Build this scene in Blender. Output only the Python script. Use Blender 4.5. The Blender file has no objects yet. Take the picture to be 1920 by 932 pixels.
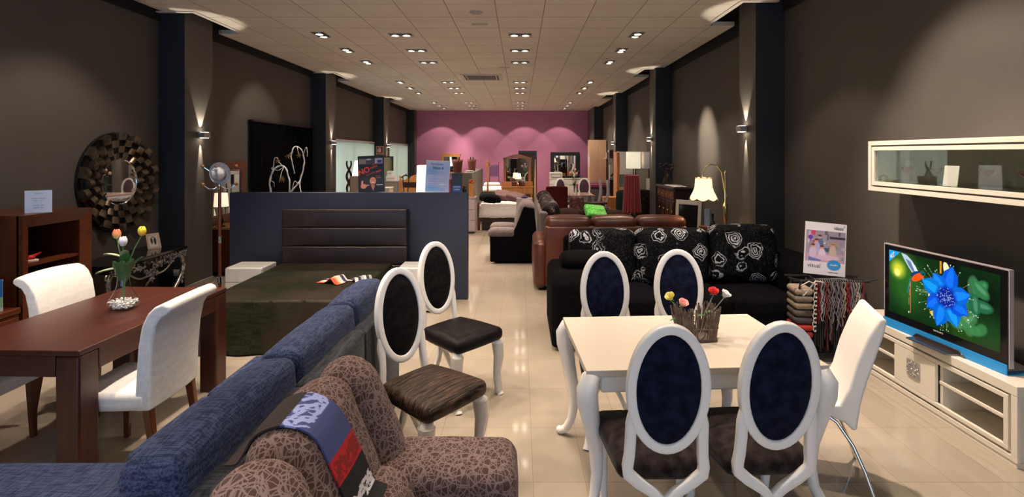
import bpy, bmesh, math, random
import numpy as np
from mathutils import Vector, Matrix, noise
PI = math.pi
scene = bpy.context.scene
COL = scene.collection

# ------------------------------------------------------------------ camera, world, exposure
FPX = 980.0                      # focal length in pixels of the 1920-wide frame
cd = bpy.data.cameras.new('camera'); cam = bpy.data.objects.new('camera', cd); COL.objects.link(cam)
cam.location = (0, 0, 1.8); cam.rotation_euler = (PI/2, 0, 0)
cd.sensor_width = 36; cd.lens = 36*FPX/1920
cd.shift_x = -15/1920; cd.shift_y = -178/1920
cd.clip_start = .05; cd.clip_end = 100
scene.camera = cam
scene.view_settings.view_transform = 'Standard'; scene.view_settings.look = 'None'
scene.view_settings.gamma = 1; scene.view_settings.use_curve_mapping = False
scene.view_settings.exposure = 0.0
LAMP_W = 84.0                    # watts of one recessed ceiling lamp
WARM = (1.0, .81, .64)
w = bpy.data.worlds.new('world'); scene.world = w; w.use_nodes = True
nt = w.node_tree; bg = nt.nodes['Background']; bg.inputs[1].default_value = 3.9
tc = nt.nodes.new('ShaderNodeTexCoord'); sp = nt.nodes.new('ShaderNodeSeparateXYZ'); nt.links.new(tc.outputs['Generated'], sp.inputs[0])
cr = nt.nodes.new('ShaderNodeValToRGB'); cr.color_ramp.elements[0].position = 0; cr.color_ramp.elements[0].color = (.38, .60, 1, 1)   # open blue sky before the shop front
cr.color_ramp.elements[1].position = .6; cr.color_ramp.elements[1].color = (.40, .45, .39, 1)                                          # bright hazy garden beyond the side windows
mm = nt.nodes.new('ShaderNodeMath'); mm.operation = 'MULTIPLY'; mm.inputs[1].default_value = -1; nt.links.new(sp.outputs[0], mm.inputs[0]); nt.links.new(mm.outputs[0], cr.inputs[0]); nt.links.new(cr.outputs[0], bg.inputs[0])
cy = scene.cycles
cy.max_bounces = 8; cy.diffuse_bounces = 5; cy.glossy_bounces = 4; cy.transmission_bounces = 6; cy.transparent_max_bounces = 12
cy.caustics_reflective = False; cy.caustics_refractive = False; cy.sample_clamp_indirect = 4; cy.blur_glossy = .6
def portal(loc, rot, sx, sy):
    l = bpy.data.lights.new('daylight_portal', 'AREA'); l.shape = 'RECTANGLE'; l.size = sx; l.size_y = sy; l.cycles.is_portal = True
    o = bpy.data.objects.new('daylight_portal', l); COL.objects.link(o); o.location = loc; o.rotation_euler = rot
portal((-.7, -4.4, 1.55), (PI/2, 0, PI), 7.6, 2.9)      # shop front behind the camera, light enters towards +Y
portal((-4.66, 14.6, 1.25), (0, -PI/2, 0), 1.9, 3.7)    # blinds windows in the left wall
portal((-4.66, 19.6, 1.25), (0, -PI/2, 0), 1.9, 3.6)

# ------------------------------------------------------------------ materials
def lin(c): return tuple(((x/12.92) if x <= .04045 else ((x+.055)/1.055)**2.4) for x in c)
def rgb(r, g, b): return lin((r/255, g/255, b/255))
MATS = {}
class NB:
    def __init__(s, name):
        s.m = bpy.data.materials.new(name); s.m.use_nodes = True; s.nt = s.m.node_tree
        s.b = s.nt.nodes['Principled BSDF']; s.out = s.nt.nodes['Material Output']; s.tc = None
    def n(s, t, **k):
        nd = s.nt.nodes.new(t)
        for a, v in k.items():
            if a.startswith('i_'): 
                key = a[2:]; nd.inputs[int(key) if key.isdigit() else key.replace('_', ' ')].default_value = v
            else: setattr(nd, a, v)
        return nd
    def l(s, a, b): s.nt.links.new(a, b)
    def obj(s, scale=(1,1,1), rot=(0,0,0), loc=(0,0,0)):
        tc = s.n('ShaderNodeTexCoord'); mp = s.n('ShaderNodeMapping')
        mp.inputs['Scale'].default_value = scale; mp.inputs['Rotation'].default_value = rot; mp.inputs['Location'].default_value = loc
        s.l(tc.outputs['Object'], mp.inputs[0]); return mp.outputs[0]
    def noise(s, vec, scale, detail=3, rough=.5, dist=0):
        t = s.n('ShaderNodeTexNoise'); t.inputs['Scale'].default_value = scale; t.inputs['Detail'].default_value = detail
        t.inputs['Roughness'].default_value = rough; t.inputs['Distortion'].default_value = dist; s.l(vec, t.inputs['Vector']); return t
    def ramp(s, fac, stops):
        r = s.n('ShaderNodeValToRGB'); cr = r.color_ramp
        while len(cr.elements) < len(stops): cr.elements.new(.5)
        for e, (p, c) in zip(cr.elements, stops):
            e.position = p; e.color = (c[0], c[1], c[2], 1) if not isinstance(c, (int, float)) else (c, c, c, 1)
        s.l(fac, r.inputs[0]); return r.outputs[0]
    def mix(s, fac, a, b):
        m = s.n('ShaderNodeMix', data_type='RGBA')
        for sock, v in ((m.inputs[0], fac), (m.inputs[6], a), (m.inputs[7], b)):
            if isinstance(v, (int, float)): sock.default_value = v
            elif isinstance(v, tuple): sock.default_value = (*v, 1)
            else: s.l(v, sock)
        return m.outputs[2]
    def math(s, op, a, b=0, c=0):
        m = s.n('ShaderNodeMath', operation=op)
        for i, v in enumerate((a, b, c)):
            if isinstance(v, (int, float)): m.inputs[i].default_value = v
            else: s.l(v, m.inputs[i])
        return m.outputs[0]
    def bump(s, h, strength=.3, dist=.01):
        b = s.n('ShaderNodeBump'); b.inputs['Strength'].default_value = strength; b.inputs['Distance'].default_value = dist
        s.l(h, b.inputs['Height']); s.l(b.outputs[0], s.b.inputs['Normal'])
    def base(s, v):
        if isinstance(v, tuple): s.b.inputs['Base Color'].default_value = (*v, 1)
        else: s.l(v, s.b.inputs['Base Color'])
def mat(name, col, rough=.5, metal=0, spec=None, var=None, bump=None, coat=0, sheen=0, trans=0, ior=None, emis=None, es=0, alpha=None):
    if name in MATS: return MATS[name]
    k = NB(name); k.b.inputs['Roughness'].default_value = rough; k.b.inputs['Metallic'].default_value = metal
    if spec is not None: k.b.inputs['Specular IOR Level'].default_value = spec
    if coat: k.b.inputs['Coat Weight'].default_value = coat; k.b.inputs['Coat Roughness'].default_value = .08
    if sheen: k.b.inputs['Sheen Weight'].default_value = sheen; k.b.inputs['Sheen Roughness'].default_value = .4
    if trans: k.b.inputs['Transmission Weight'].default_value = trans
    if ior: k.b.inputs['IOR'].default_value = ior
    if alpha is not None: k.b.inputs['Alpha'].default_value = alpha
    if emis: k.b.inputs['Emission Color'].default_value = (*emis, 1); k.b.inputs['Emission Strength'].default_value = es
    k.base(col)
    if var or bump:
        v = k.obj()
        if var:      # (scale, second colour, detail[, stretch])
            vv = k.obj(scale=var[3]) if len(var) > 3 else v
            nz = k.noise(vv, var[0], var[2]); k.base(k.mix(k.ramp(nz.outputs[0], [(.35, 0.), (.65, 1.)]), col, var[1]))
        if bump:
            nz = k.noise(v, bump[0], 4); k.bump(nz.outputs[0], bump[1], .01)
    MATS[name] = k.m; return k.m

def m_paint(name, c, c2, rough=.75): return mat(name, c, rough, var=(1.3, c2, 3), bump=(60, .06))
m_wall = m_paint('taupe_wall_paint', (.078, .068, .062), (.088, .077, .070))
m_purple = m_paint('plum_wall_paint', (.42, .165, .30), (.46, .185, .33))
m_navy = m_paint('navy_paint', (.012, .014, .022), (.014, .017, .026), .6)
m_partition = m_paint('partition_paint', (.022, .027, .048), (.026, .031, .054), .5)
m_black = mat('black_void_paint', (.008, .008, .009), .9)
m_rim = mat('ceiling_rim_paint', (.62, .58, .54), .7)
m_white = mat('white_lacquer', (.80, .79, .77), .28, coat=.2)
m_cream = mat('cream_lacquer', (.76, .71, .62), .3, coat=.15)
m_chrome = mat('chrome', (.8, .8, .82), .12, 1)
m_brass = mat('brass', (.80, .62, .32), .22, 1)
m_blackp = mat('black_plastic', (.012, .012, .014), .35)
m_blackg = mat('black_gloss', (.008, .008, .01), .08)
m_mirror = mat('mirror_glass', (.86, .88, .88), .02, 1)
m_glass = None
k = NB('thin_glass'); k.nt.nodes.remove(k.b)
tr = k.n('ShaderNodeBsdfTransparent'); tr.inputs[0].default_value = (.96, .98, .97, 1)
gl = k.n('ShaderNodeBsdfGlossy'); gl.inputs['Roughness'].default_value = .02
lw = k.n('ShaderNodeLayerWeight'); lw.inputs[0].default_value = .5
fr = k.n('ShaderNodeMath', operation='MULTIPLY_ADD'); pw = k.n('ShaderNodeMath', operation='POWER'); k.l(lw.outputs['Facing'], pw.inputs[0]); pw.inputs[1].default_value = 5; k.l(pw.outputs[0], fr.inputs[0]); fr.inputs[1].default_value = .9; fr.inputs[2].default_value = .045
mx = k.n('ShaderNodeMixShader'); k.l(fr.outputs[0], mx.inputs[0]); k.l(tr.outputs[0], mx.inputs[1]); k.l(gl.outputs[0], mx.inputs[2]); k.l(mx.outputs[0], k.out.inputs[0])
m_glass = k.m

def wood(name, c1, c2, rough=.32, axis=2, scale=1.0, coat=.15):
    if name in MATS: return MATS[name]
    k = NB(name); sc = [9.0*scale]*3; sc[axis] = .9*scale
    v = k.obj(scale=tuple(sc)); nz = k.noise(v, 2.2, 5, .6, .6)
    k.base(k.ramp(nz.outputs[0], [(.3, c1), (.7, c2)])); k.b.inputs['Roughness'].default_value = rough
    k.b.inputs['Coat Weight'].default_value = coat; k.b.inputs['Coat Roughness'].default_value = .12
    MATS[name] = k.m; return k.m
m_ma_y = wood('mahogany_along', (.075, .017, .006), (.150, .038, .012), axis=1)
m_ma_z = wood('mahogany_upright', (.075, .017, .006), (.150, .038, .012), axis=2)
m_ma_x = wood('mahogany_across', (.075, .017, .006), (.150, .038, .012), axis=0)
m_table = wood('table_mahogany', (.030, .006, .003), (.066, .013, .006), .38, 1, 1, 0)
m_tablez = wood('table_mahogany_upright', (.030, .006, .003), (.066, .013, .006), .38, 2, 1, 0)
m_dark = wood('dark_walnut', (.012, .006, .005), (.030, .013, .010), .3, 2)
m_orange = wood('honey_pine', (.40, .16, .05), (.56, .25, .08), .35, 2)
m_maple = wood('pale_maple', (.62, .42, .26), (.72, .50, .32), .4, 2)

# ceiling tiles
k = NB('ceiling_tiles'); v = k.obj(loc=(.5, 0, 0), scale=(1/.6, 1/.6, 1))
sx = k.n('ShaderNodeSeparateXYZ'); k.l(v, sx.inputs[0])
fx = k.math('FRACT', sx.outputs[0]); fy = k.math('FRACT', k.math('ADD', sx.outputs[1], .5))
def line(f, wd): return k.math('LESS_THAN', k.math('SUBTRACT', .5, k.math('ABSOLUTE', k.math('SUBTRACT', f, .5))), wd)
ln = k.math('MAXIMUM', line(fx, .011), line(fy, .011))
wn = k.n('ShaderNodeTexWhiteNoise', noise_dimensions='2D'); fl = k.n('ShaderNodeVectorMath', operation='FLOOR'); k.l(v, fl.inputs[0]); k.l(fl.outputs[0], wn.inputs['Vector'])
tile = k.mix(wn.outputs[0], (.72, .67, .61), (.80, .75, .69))
nz = k.noise(k.obj(), 3.0, 6, .7); tile2 = k.mix(k.ramp(nz.outputs[0], [(.4, 0.), (.62, .35)]), tile, (.62, .57, .51))
k.base(k.mix(ln, tile2, (.36, .31, .27))); k.b.inputs['Roughness'].default_value = .85
nb = k.noise(k.obj(), 180, 3); k.bump(nb.outputs[0], .15, .004)
m_ceiling = k.m

# polished cream floor tiles
k = NB('polished_floor_tiles'); v = k.obj(scale=(1/.2875, 1/.57, 1), loc=(-.072/.2875, -.02, 0))
sx = k.n('ShaderNodeSeparateXYZ'); k.l(v, sx.inputs[0])
fx = k.math('FRACT', sx.outputs[0]); fy = k.math('FRACT', sx.outputs[1])
ln = k.math('MAXIMUM', line(fx, .006), line(fy, .004))
wn = k.n('ShaderNodeTexWhiteNoise', noise_dimensions='2D'); fl = k.n('ShaderNodeVectorMath', operation='FLOOR'); k.l(v, fl.inputs[0]); k.l(fl.outputs[0], wn.inputs['Vector'])
tile = k.mix(wn.outputs[0], (.345, .295, .235), (.385, .33, .265))
nz = k.noise(k.obj(), 2.5, 7, .65, 1.2); tile2 = k.mix(k.ramp(nz.outputs[0], [(.35, 0.), (.7, .5)]), tile, (.31, .26, .205))
k.base(k.mix(ln, tile2, (.26, .20, .145))); k.b.inputs['Roughness'].default_value = .07
k.b.inputs['Specular IOR Level'].default_value = .45
m_floor = k.m

def fabric(name, c1, c2, scale=220, rough=.95, sheen=.06, bump=.5, big=None, spec=.06):
    if name in MATS: return MATS[name]
    k = NB(name); a = k.noise(k.obj(scale=(1, .09, 1)), scale, 2); b = k.noise(k.obj(scale=(.09, 1, .5)), scale, 2)
    f = k.math('MULTIPLY', k.math('ADD', a.outputs[0], b.outputs[0]), .5)
    col = k.mix(k.ramp(f, [(.42, 0.), (.58, 1.)]), c1, c2)
    if big: nz = k.noise(k.obj(), big[0], 4); col = k.mix(k.ramp(nz.outputs[0], [(.42, 0.), (.62, 1.)]), col, big[1])
    k.base(col); k.b.inputs['Roughness'].default_value = rough; k.b.inputs['Sheen Weight'].default_value = sheen; k.b.inputs['Specular IOR Level'].default_value = spec
    k.bump(f, bump, .004); MATS[name] = k.m; return k.m
m_bluefab = fabric('blue_melange_weave', (.008, .013, .040), (.036, .050, .105), 165, bump=.5)
m_greyfab = fabric('charcoal_weave', (.006, .007, .010), (.026, .029, .038), 110, sheen=.1)
m_whitefab = fabric('white_slub_fabric', (.72, .70, .67), (.80, .78, .75), 70, bump=.15)
m_velvet = mat('navy_black_velvet', (.003, .004, .012), .8, spec=.06, var=(22, (.009, .012, .034), 5), sheen=.04, bump=(80, .2))
m_velvets = mat('brown_black_velvet', (.009, .006, .006), .8, spec=.06, var=(24, (.034, .023, .022), 5), sheen=.15, bump=(80, .2))
m_satin = fabric('black_satin', (.003, .0025, .004), (.010, .008, .009), 60, .5, .0, .3, spec=.10)
def crinkle(name, c1, c2):
    k = NB(name); nz = k.noise(k.obj(scale=(.5, 7, 2)), 16, 4, .6, .4)
    k.base(k.ramp(nz.outputs[0], [(.4, c1), (.62, c2)])); k.b.inputs['Roughness'].default_value = .4; k.b.inputs['Specular IOR Level'].default_value = .2
    k.bump(nz.outputs[0], .8, .01); return k.m
m_crinkle = crinkle('crinkled_taffeta', (.005, .003, .003), (.075, .044, .030))
def leather(name, c, c2, rough=.35): return mat(name, c, rough, var=(5, c2, 4), bump=(120, .12))
m_redleather = leather('oxblood_leather', (.085, .022, .014), (.13, .038, .022))
m_brownleather = leather('dark_brown_leather', (.022, .014, .015), (.032, .021, .021), .38)
m_blackfab = fabric('black_upholstery', (.002, .002, .003), (.006, .0055, .007), 160, sheen=.0)
m_brownfab = fabric('dark_brown_upholstery', (.018, .009, .007), (.040, .022, .017), 160)
m_taupefab = fabric('taupe_upholstery', (.13, .105, .105), (.22, .185, .18), 180)
m_redfab = fabric('wine_red_fabric', (.055, .007, .007), (.10, .016, .014), 160)
# scattered-stick pattern of the armchair: edges of three stretched cell layers
def sticks(name, c, cl, sc=30):
    if name in MATS: return MATS[name]
    k = NB(name); acc = None
    for i, (rx, ry, rz, st) in enumerate(((.3, .5, .2, (1, .45, .7)), (1.2, .2, .9, (.5, 1, .8)), (.7, 1.3, 2.0, (.8, .6, .45)))):
        v = k.obj(rot=(rx, ry, rz), scale=st, loc=(i*3.1, i*1.7, i))
        vo = k.n('ShaderNodeTexVoronoi', feature='DISTANCE_TO_EDGE'); vo.inputs['Scale'].default_value = sc*(1, .85, 1.1)[i]; k.l(v, vo.inputs['Vector'])
        ed = k.ramp(vo.outputs['Distance'], [(.030, 1.), (.055, 0.)])
        acc = ed if acc is None else k.math('MAXIMUM', acc, ed)
    nz = k.noise(k.obj(), 7, 3); col = k.mix(acc, c, cl)
    k.base(col); k.b.inputs['Roughness'].default_value = .95; k.b.inputs['Sheen Weight'].default_value = .04; k.b.inputs['Specular IOR Level'].default_value = .08
    k.bump(acc, .5, .004); MATS[name] = k.m; return k.m
m_sticks = sticks('brown_stick_pattern_fabric', (.066, .040, .036), (.19, .135, .13), 42)
# white outlined roses on black
def roses(name, sc=5.2, c=(.003, .003, .004), cl=(.55, .57, .62)):
    k = NB(name); v0 = k.obj(); nz0 = k.noise(v0, 9, 3)
    add = k.n('ShaderNodeVectorMath', operation='MULTIPLY_ADD'); k.l(nz0.outputs['Color'], add.inputs[0]); add.inputs[1].default_value = (.10,)*3; k.l(v0, add.inputs[2])
    vo = k.n('ShaderNodeTexVoronoi', feature='F1', distance='EUCLIDEAN'); vo.inputs['Scale'].default_value = sc; vo.inputs['Randomness'].default_value = .75; k.l(add.outputs[0], vo.inputs['Vector'])
    d = vo.outputs['Distance']; n2 = k.noise(v0, 26, 3)
    ph = k.math('ADD', k.math('MULTIPLY', d, 52), k.math('MULTIPLY', n2.outputs[0], 11))
    s1 = k.ramp(k.math('SINE', ph), [(.15, 0.), (.45, 1.)])
    inside = k.ramp(d, [(.38, 1.), (.44, 0.)])
    big = k.noise(v0, 3.2, 2); gate = k.ramp(big.outputs[0], [(.30, 0.02), (.44, 1.)])
    n3 = k.noise(v0, 15, 2, .5, 2.5); st = k.ramp(n3.outputs[0], [(.485, 0.), (.50, 1.), (.512, 1.), (.525, 0.)])
    outl = k.math('MULTIPLY', st, .07)
    f = k.math('MAXIMUM', k.math('MULTIPLY', k.math('MULTIPLY', s1, inside), gate), outl)
    k.base(k.mix(f, c, cl)); k.b.inputs['Roughness'].default_value = .6; k.b.inputs['Specular IOR Level'].default_value = .05; k.bump(f, .3, .004)
    return k.m
m_roses = roses('black_rose_print_fabric')
m_rosebrown = roses('brown_leaf_print_fabric', 7, (.02, .016, .018), (.26, .20, .17))

# ------------------------------------------------------------------ mesh helpers
class MB:
    def __init__(s, root=None): 
        s.v = []; s.f = []; s.mi = []; s.cur = 0
        s.M = Matrix.Identity(4) if root is None else root_inv(root)
    def add(s, vs, fs, M=None, fn=None):
        o = len(s.v); X = s.M if M is None else s.M @ M
        for p in vs:
            p = Vector(p)
            if fn: p = Vector(fn(p))
            s.v.append(X @ p)
        s.f += [tuple(i+o for i in f) for f in fs]; s.mi += [s.cur]*len(fs); return s
    def box(s, c, d, rz=0, M=None, fn=None):
        hx, hy, hz = d[0]/2, d[1]/2, d[2]/2
        vs = [(x*hx, y*hy, z*hz) for x in (-1, 1) for y in (-1, 1) for z in (-1, 1)]
        fs = [(0, 1, 3, 2), (4, 6, 7, 5), (0, 4, 5, 1), (2, 3, 7, 6), (0, 2, 6, 4), (1, 5, 7, 3)]
        T = Matrix.Translation(c) @ Matrix.Rotation(rz, 4, 'Z')
        return s.add(vs, fs, T if M is None else M @ T, fn)
    def span(s, x0, x1, y0, y1, z0, z1, **k): return s.box(((x0+x1)/2, (y0+y1)/2, (z0+z1)/2), (abs(x1-x0), abs(y1-y0), abs(z1-z0)), **k)
    def rbox(s, c, d, r=.03, n=4, puff=(0, 0, 0), rot=None, fn=None, wob=0, seed=0):
        h = [x/2 for x in d]; r = min(r, *[x*.98 for x in h]); ax = []
        for a in range(3):
            i = h[a]-r; t = [math.tan(q) for q in (PI/4, PI/6.8, PI/15)]
            ax.append([-i-r*q for q in t] + [-i + 2*i*j/n for j in range(n+1)] + [i+r*q for q in reversed(t)])
        idx = {}; vs = []; fs = []
        def vert(p):
            key = tuple(round(q, 6) for q in p)
            if key in idx: return idx[key]
            inn = [max(-(h[a]-r), min(h[a]-r, p[a])) for a in range(3)]; dd = [p[a]-inn[a] for a in range(3)]
            L = math.sqrt(sum(q*q for q in dd)) or 1; q = [inn[a]+dd[a]/L*r for a in range(3)]
            e = [q[a]/h[a] for a in range(3)]
            for a in range(3):
                if puff[a]: b, cc = (a+1) % 3, (a+2) % 3; q[a] += puff[a]*e[a]*max(0, 1-e[b]**2)*max(0, 1-e[cc]**2)
            if wob:
                nv = noise.noise_vector(Vector([q[0]*7+seed, q[1]*7, q[2]*7])); q = [q[a]+nv[a]*wob for a in range(3)]
            idx[key] = len(vs); vs.append(q); return idx[key]
        for a in range(3):
            b, cc = (a+1) % 3, (a+2) % 3
            for sg in (-1, 1):
                for i in range(len(ax[b])-1):
                    for j in range(len(ax[cc])-1):
                        q = []
                        for (u, vv) in ((i, j), (i+1, j), (i+1, j+1), (i, j+1)):
                            p = [0]*3; p[a] = sg*h[a]; p[b] = ax[b][u]; p[cc] = ax[cc][vv]; q.append(vert(p))
                        fs.append(tuple(q) if sg > 0 else tuple(reversed(q)))
        T = Matrix.Translation(c)
        if rot: T = T @ Matrix.Rotation(rot[2], 4, 'Z') @ Matrix.Rotation(rot[1], 4, 'Y') @ Matrix.Rotation(rot[0], 4, 'X')
        return s.add(vs, fs, T, fn)
    def sweep(s, pts, sec, N=None, n=8, closed=False, sq=1.0, M=None):
        """sec: (a,b) or list of them: half sizes along T x N and along N; sq<1 squares the section"""
        P = [Vector(p) for p in pts]; m = len(P); vs = []; fs = []
        if not isinstance(sec, list): sec = [sec]*m
        prevN = None
        for i, p in enumerate(P):
            if closed: T = P[(i+1) % m]-P[i-1]
            else: T = P[min(i+1, m-1)]-P[max(i-1, 0)]
            T.normalize()
            if N is not None: nn = Vector(N) - T*T.dot(Vector(N))
            else:
                if prevN is None: prevN = T.orthogonal()
                nn = prevN - T*T.dot(prevN)
            if nn.length < 1e-6: nn = T.orthogonal()
            nn.normalize(); prevN = nn; B = T.cross(nn); a, b = sec[i] if isinstance(sec[i], tuple) else (sec[i], sec[i])
            for j in range(n):
                t = 2*PI*(j+.5)/n; c_, s_ = math.cos(t), math.sin(t)
                c_ = math.copysign(abs(c_)**sq, c_); s_ = math.copysign(abs(s_)**sq, s_)
                vs.append(p + B*(a*c_) + nn*(b*s_))
        for i in range(m if closed else m-1):
            for j in range(n):
                q = (i+1) % m
                fs.append((i*n+j, i*n+(j+1) % n, q*n+(j+1) % n, q*n+j))
        if not closed: fs.append(tuple(reversed(range(n)))); fs.append(tuple((m-1)*n+j for j in range(n)))
        return s.add(vs, fs, M)
    def tube(s, p0, p1, r, r1=None, n=10, M=None): return s.sweep([p0, p1], [(r, r), (r if r1 is None else r1,)*2], n=n, M=M)
    def lathe(s, prof, c=(0, 0, 0), n=24, M=None, sx=1, sy=1, cap=True, fn=None):
        vs = []; fs = []; m = len(prof)
        for (r, z) in prof:
            for j in range(n): t = 2*PI*j/n; vs.append((c[0]+r*math.cos(t)*sx, c[1]+r*math.sin(t)*sy, c[2]+z))
        for i in range(m-1):
            for j in range(n): fs.append((i*n+j, i*n+(j+1) % n, (i+1)*n+(j+1) % n, (i+1)*n+j))
        if cap and prof[0][0] > 1e-4: fs.append(tuple(reversed(range(n))))
        if cap and prof[-1][0] > 1e-4: fs.append(tuple((m-1)*n+j for j in range(n)))
        return s.add(vs, fs, M, fn)
    def ball(s, c, r, n=12, m=8, M=None, fn=None):
        r = r if isinstance(r, tuple) else (r, r, r); vs = []; fs = []
        vs.append((0, 0, -1))
        for i in range(1, m):
            a = -PI/2+PI*i/m
            for j in range(n): t = 2*PI*j/n; vs.append((math.cos(a)*math.cos(t), math.cos(a)*math.sin(t), math.sin(a)))
        vs.append((0, 0, 1)); L = len(vs)-1
        for j in range(n): fs.append((0, 1+(j+1) % n, 1+j)); fs.append((L, 1+(m-2)*n+j, 1+(m-2)*n+(j+1) % n))
        for i in range(m-2):
            for j in range(n): a = 1+i*n; fs.append((a+j, a+(j+1) % n, a+n+(j+1) % n, a+n+j))
        vs = [(c[0]+v[0]*r[0], c[1]+v[1]*r[1], c[2]+v[2]*r[2]) for v in vs]
        return s.add(vs, fs, M, fn)
    def prism(s, poly, axis, a0, a1, M=None):
        """poly in the two other axes in order (x:(y,z)) (y:(x,z)) (z:(x,y))"""
        n = len(poly); vs = []
        for a in (a0, a1):
            for (p, q) in poly: vs.append({'x': (a, p, q), 'y': (p, a, q), 'z': (p, q, a)}[axis])
        fs = [tuple(range(n)), tuple(reversed(range(n, 2*n)))] + [(i, i+n, (i+1) % n+n, (i+1) % n) for i in range(n)]
        return s.add(vs, fs, M)
    def grid(s, fn, nu, nv):
        vs = [fn(i/nu, j/nv) for j in range(nv+1) for i in range(nu+1)]
        fs = [(j*(nu+1)+i, j*(nu+1)+i+1, (j+1)*(nu+1)+i+1, (j+1)*(nu+1)+i) for j in range(nv) for i in range(nu)]
        return s.add(vs, fs)
    def build(s, name, mats, parent=None, bevel=0, smooth=True, solid=0, angle=38, subd=0):
        me = bpy.data.meshes.new(name); me.from_pydata([tuple(v) for v in s.v], [], s.f); me.validate(); me.update()
        bm = bmesh.new(); bm.from_mesh(me); bmesh.ops.recalc_face_normals(bm, faces=bm.faces) if not solid else None; bm.to_mesh(me); bm.free()
        if not isinstance(mats, (list, tuple)): mats = [mats]
        for m in mats: me.materials.append(m)
        if len(mats) > 1 and len(me.polygons) == len(s.mi): me.polygons.foreach_set('material_index', s.mi)
        o = bpy.data.objects.new(name, me); COL.objects.link(o); o.parent = parent
        if smooth:
            me.polygons.foreach_set('use_smooth', [True]*len(me.polygons))
            if not bevel: me.set_sharp_from_angle(angle=math.radians(angle))
        if solid:
            md = o.modifiers.new('thickness', 'SOLIDIFY'); md.thickness = solid; md.offset = 0
        if bevel:
            md = o.modifiers.new('edge', 'BEVEL'); md.width = bevel; md.segments = 3; md.limit_method = 'ANGLE'; md.angle_limit = math.radians(40); md.harden_normals = True
        if subd: md = o.modifiers.new('sub', 'SUBSURF'); md.levels = subd; md.render_levels = subd
        return o
def root_inv(r): return (Matrix.Translation(r.location) @ Matrix.Rotation(r.rotation_euler[2], 4, 'Z')).inverted()
def thing(name, label, cat, loc=(0, 0, 0), rz=0, group=None):
    o = bpy.data.objects.new(name, None); COL.objects.link(o); o.empty_display_size = .1
    o.location = loc; o.rotation_euler = (0, 0, rz); o['label'] = label; o['category'] = cat
    if group: o['group'] = group
    return o
def tag(o, label, cat, group=None):
    o['label'] = label; o['category'] = cat
    if group: o['group'] = group
    return o
def struct(o): o['kind'] = 'structure'; return o
def kids(o): return [c for c in COL.objects if c.parent == o]
def dup(root, loc, rz, label, group=None):
    r = root.copy(); COL.objects.link(r); r.location = loc; r.rotation_euler = (0, 0, rz); r['label'] = label
    if group: r['group'] = group
    for ch in kids(root):
        c = ch.copy(); COL.objects.link(c); c.parent = r
        for g in kids(ch):
            d = g.copy(); COL.objects.link(d); d.parent = c
    return r
def P(px, py, Y): return Vector(((px-975)*Y/FPX, Y, 1.8-(py-288)*Y/FPX))
def text(s, size, parent, loc, rot, m, align='CENTER', ext=.0006, shear=0, name='lettering', bold=0):
    c = bpy.data.curves.new(name, 'FONT'); c.body = s; c.size = size; c.extrude = ext; c.align_x = align; c.align_y = 'CENTER'; c.shear = shear; c.offset = bold
    tmp = bpy.data.objects.new('tmp', c); COL.objects.link(tmp); dg = bpy.context.evaluated_depsgraph_get(); dg.update()
    me = bpy.data.meshes.new_from_object(tmp.evaluated_get(dg)); bpy.data.objects.remove(tmp); me.materials.clear(); me.materials.append(m)
    o = bpy.data.objects.new(name, me); COL.objects.link(o); o.parent = parent; o.location = loc; o.rotation_euler = rot; return o
# a print: a fine mesh whose points carry the colours of the picture
def m_print(name, rough, es):
    if name in MATS: return MATS[name]
    k = NB(name); a = k.n('ShaderNodeAttribute', attribute_name='Col'); k.base(a.outputs['Color'])
    k.b.inputs['Roughness'].default_value = rough
    if es: k.l(a.outputs['Color'], k.b.inputs['Emission Color']); k.b.inputs['Emission Strength'].default_value = es
    MATS[name] = k.m; return k.m
def picture(name, wd, ht, fn, nx, ny, parent, M=None, rough=.4, es=0, m=None):
    """fn(U,V)->Nx3 sRGB; local plane x,z facing -y, x centred, z from 0"""
    U, V = np.meshgrid(np.linspace(0, 1, nx+1), np.linspace(0, 1, ny+1)); u = U.ravel(); v = V.ravel()
    col = np.clip(fn(u, v), 0, 1); col = np.where(col <= .04045, col/12.92, ((col+.055)/1.055)**2.4)
    mb = MB(); mb.grid(lambda a, b: ((a-.5)*wd, 0, b*ht), nx, ny)
    if M is not None: mb.v = [M @ q for q in mb.v]
    me = bpy.data.meshes.new(name); me.from_pydata([tuple(q) for q in mb.v], [], mb.f); me.update()
    at = me.color_attributes.new('Col', 'FLOAT_COLOR', 'POINT'); at.data.foreach_set('color', np.c_[col, np.ones(len(u))].astype(np.float32).ravel())
    me.materials.append(m or m_print('print_%d_%d' % (int(rough*100), int(es*100)), rough, es))
    o = bpy.data.objects.new(name, me); COL.objects.link(o); o.parent = parent; return o
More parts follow.
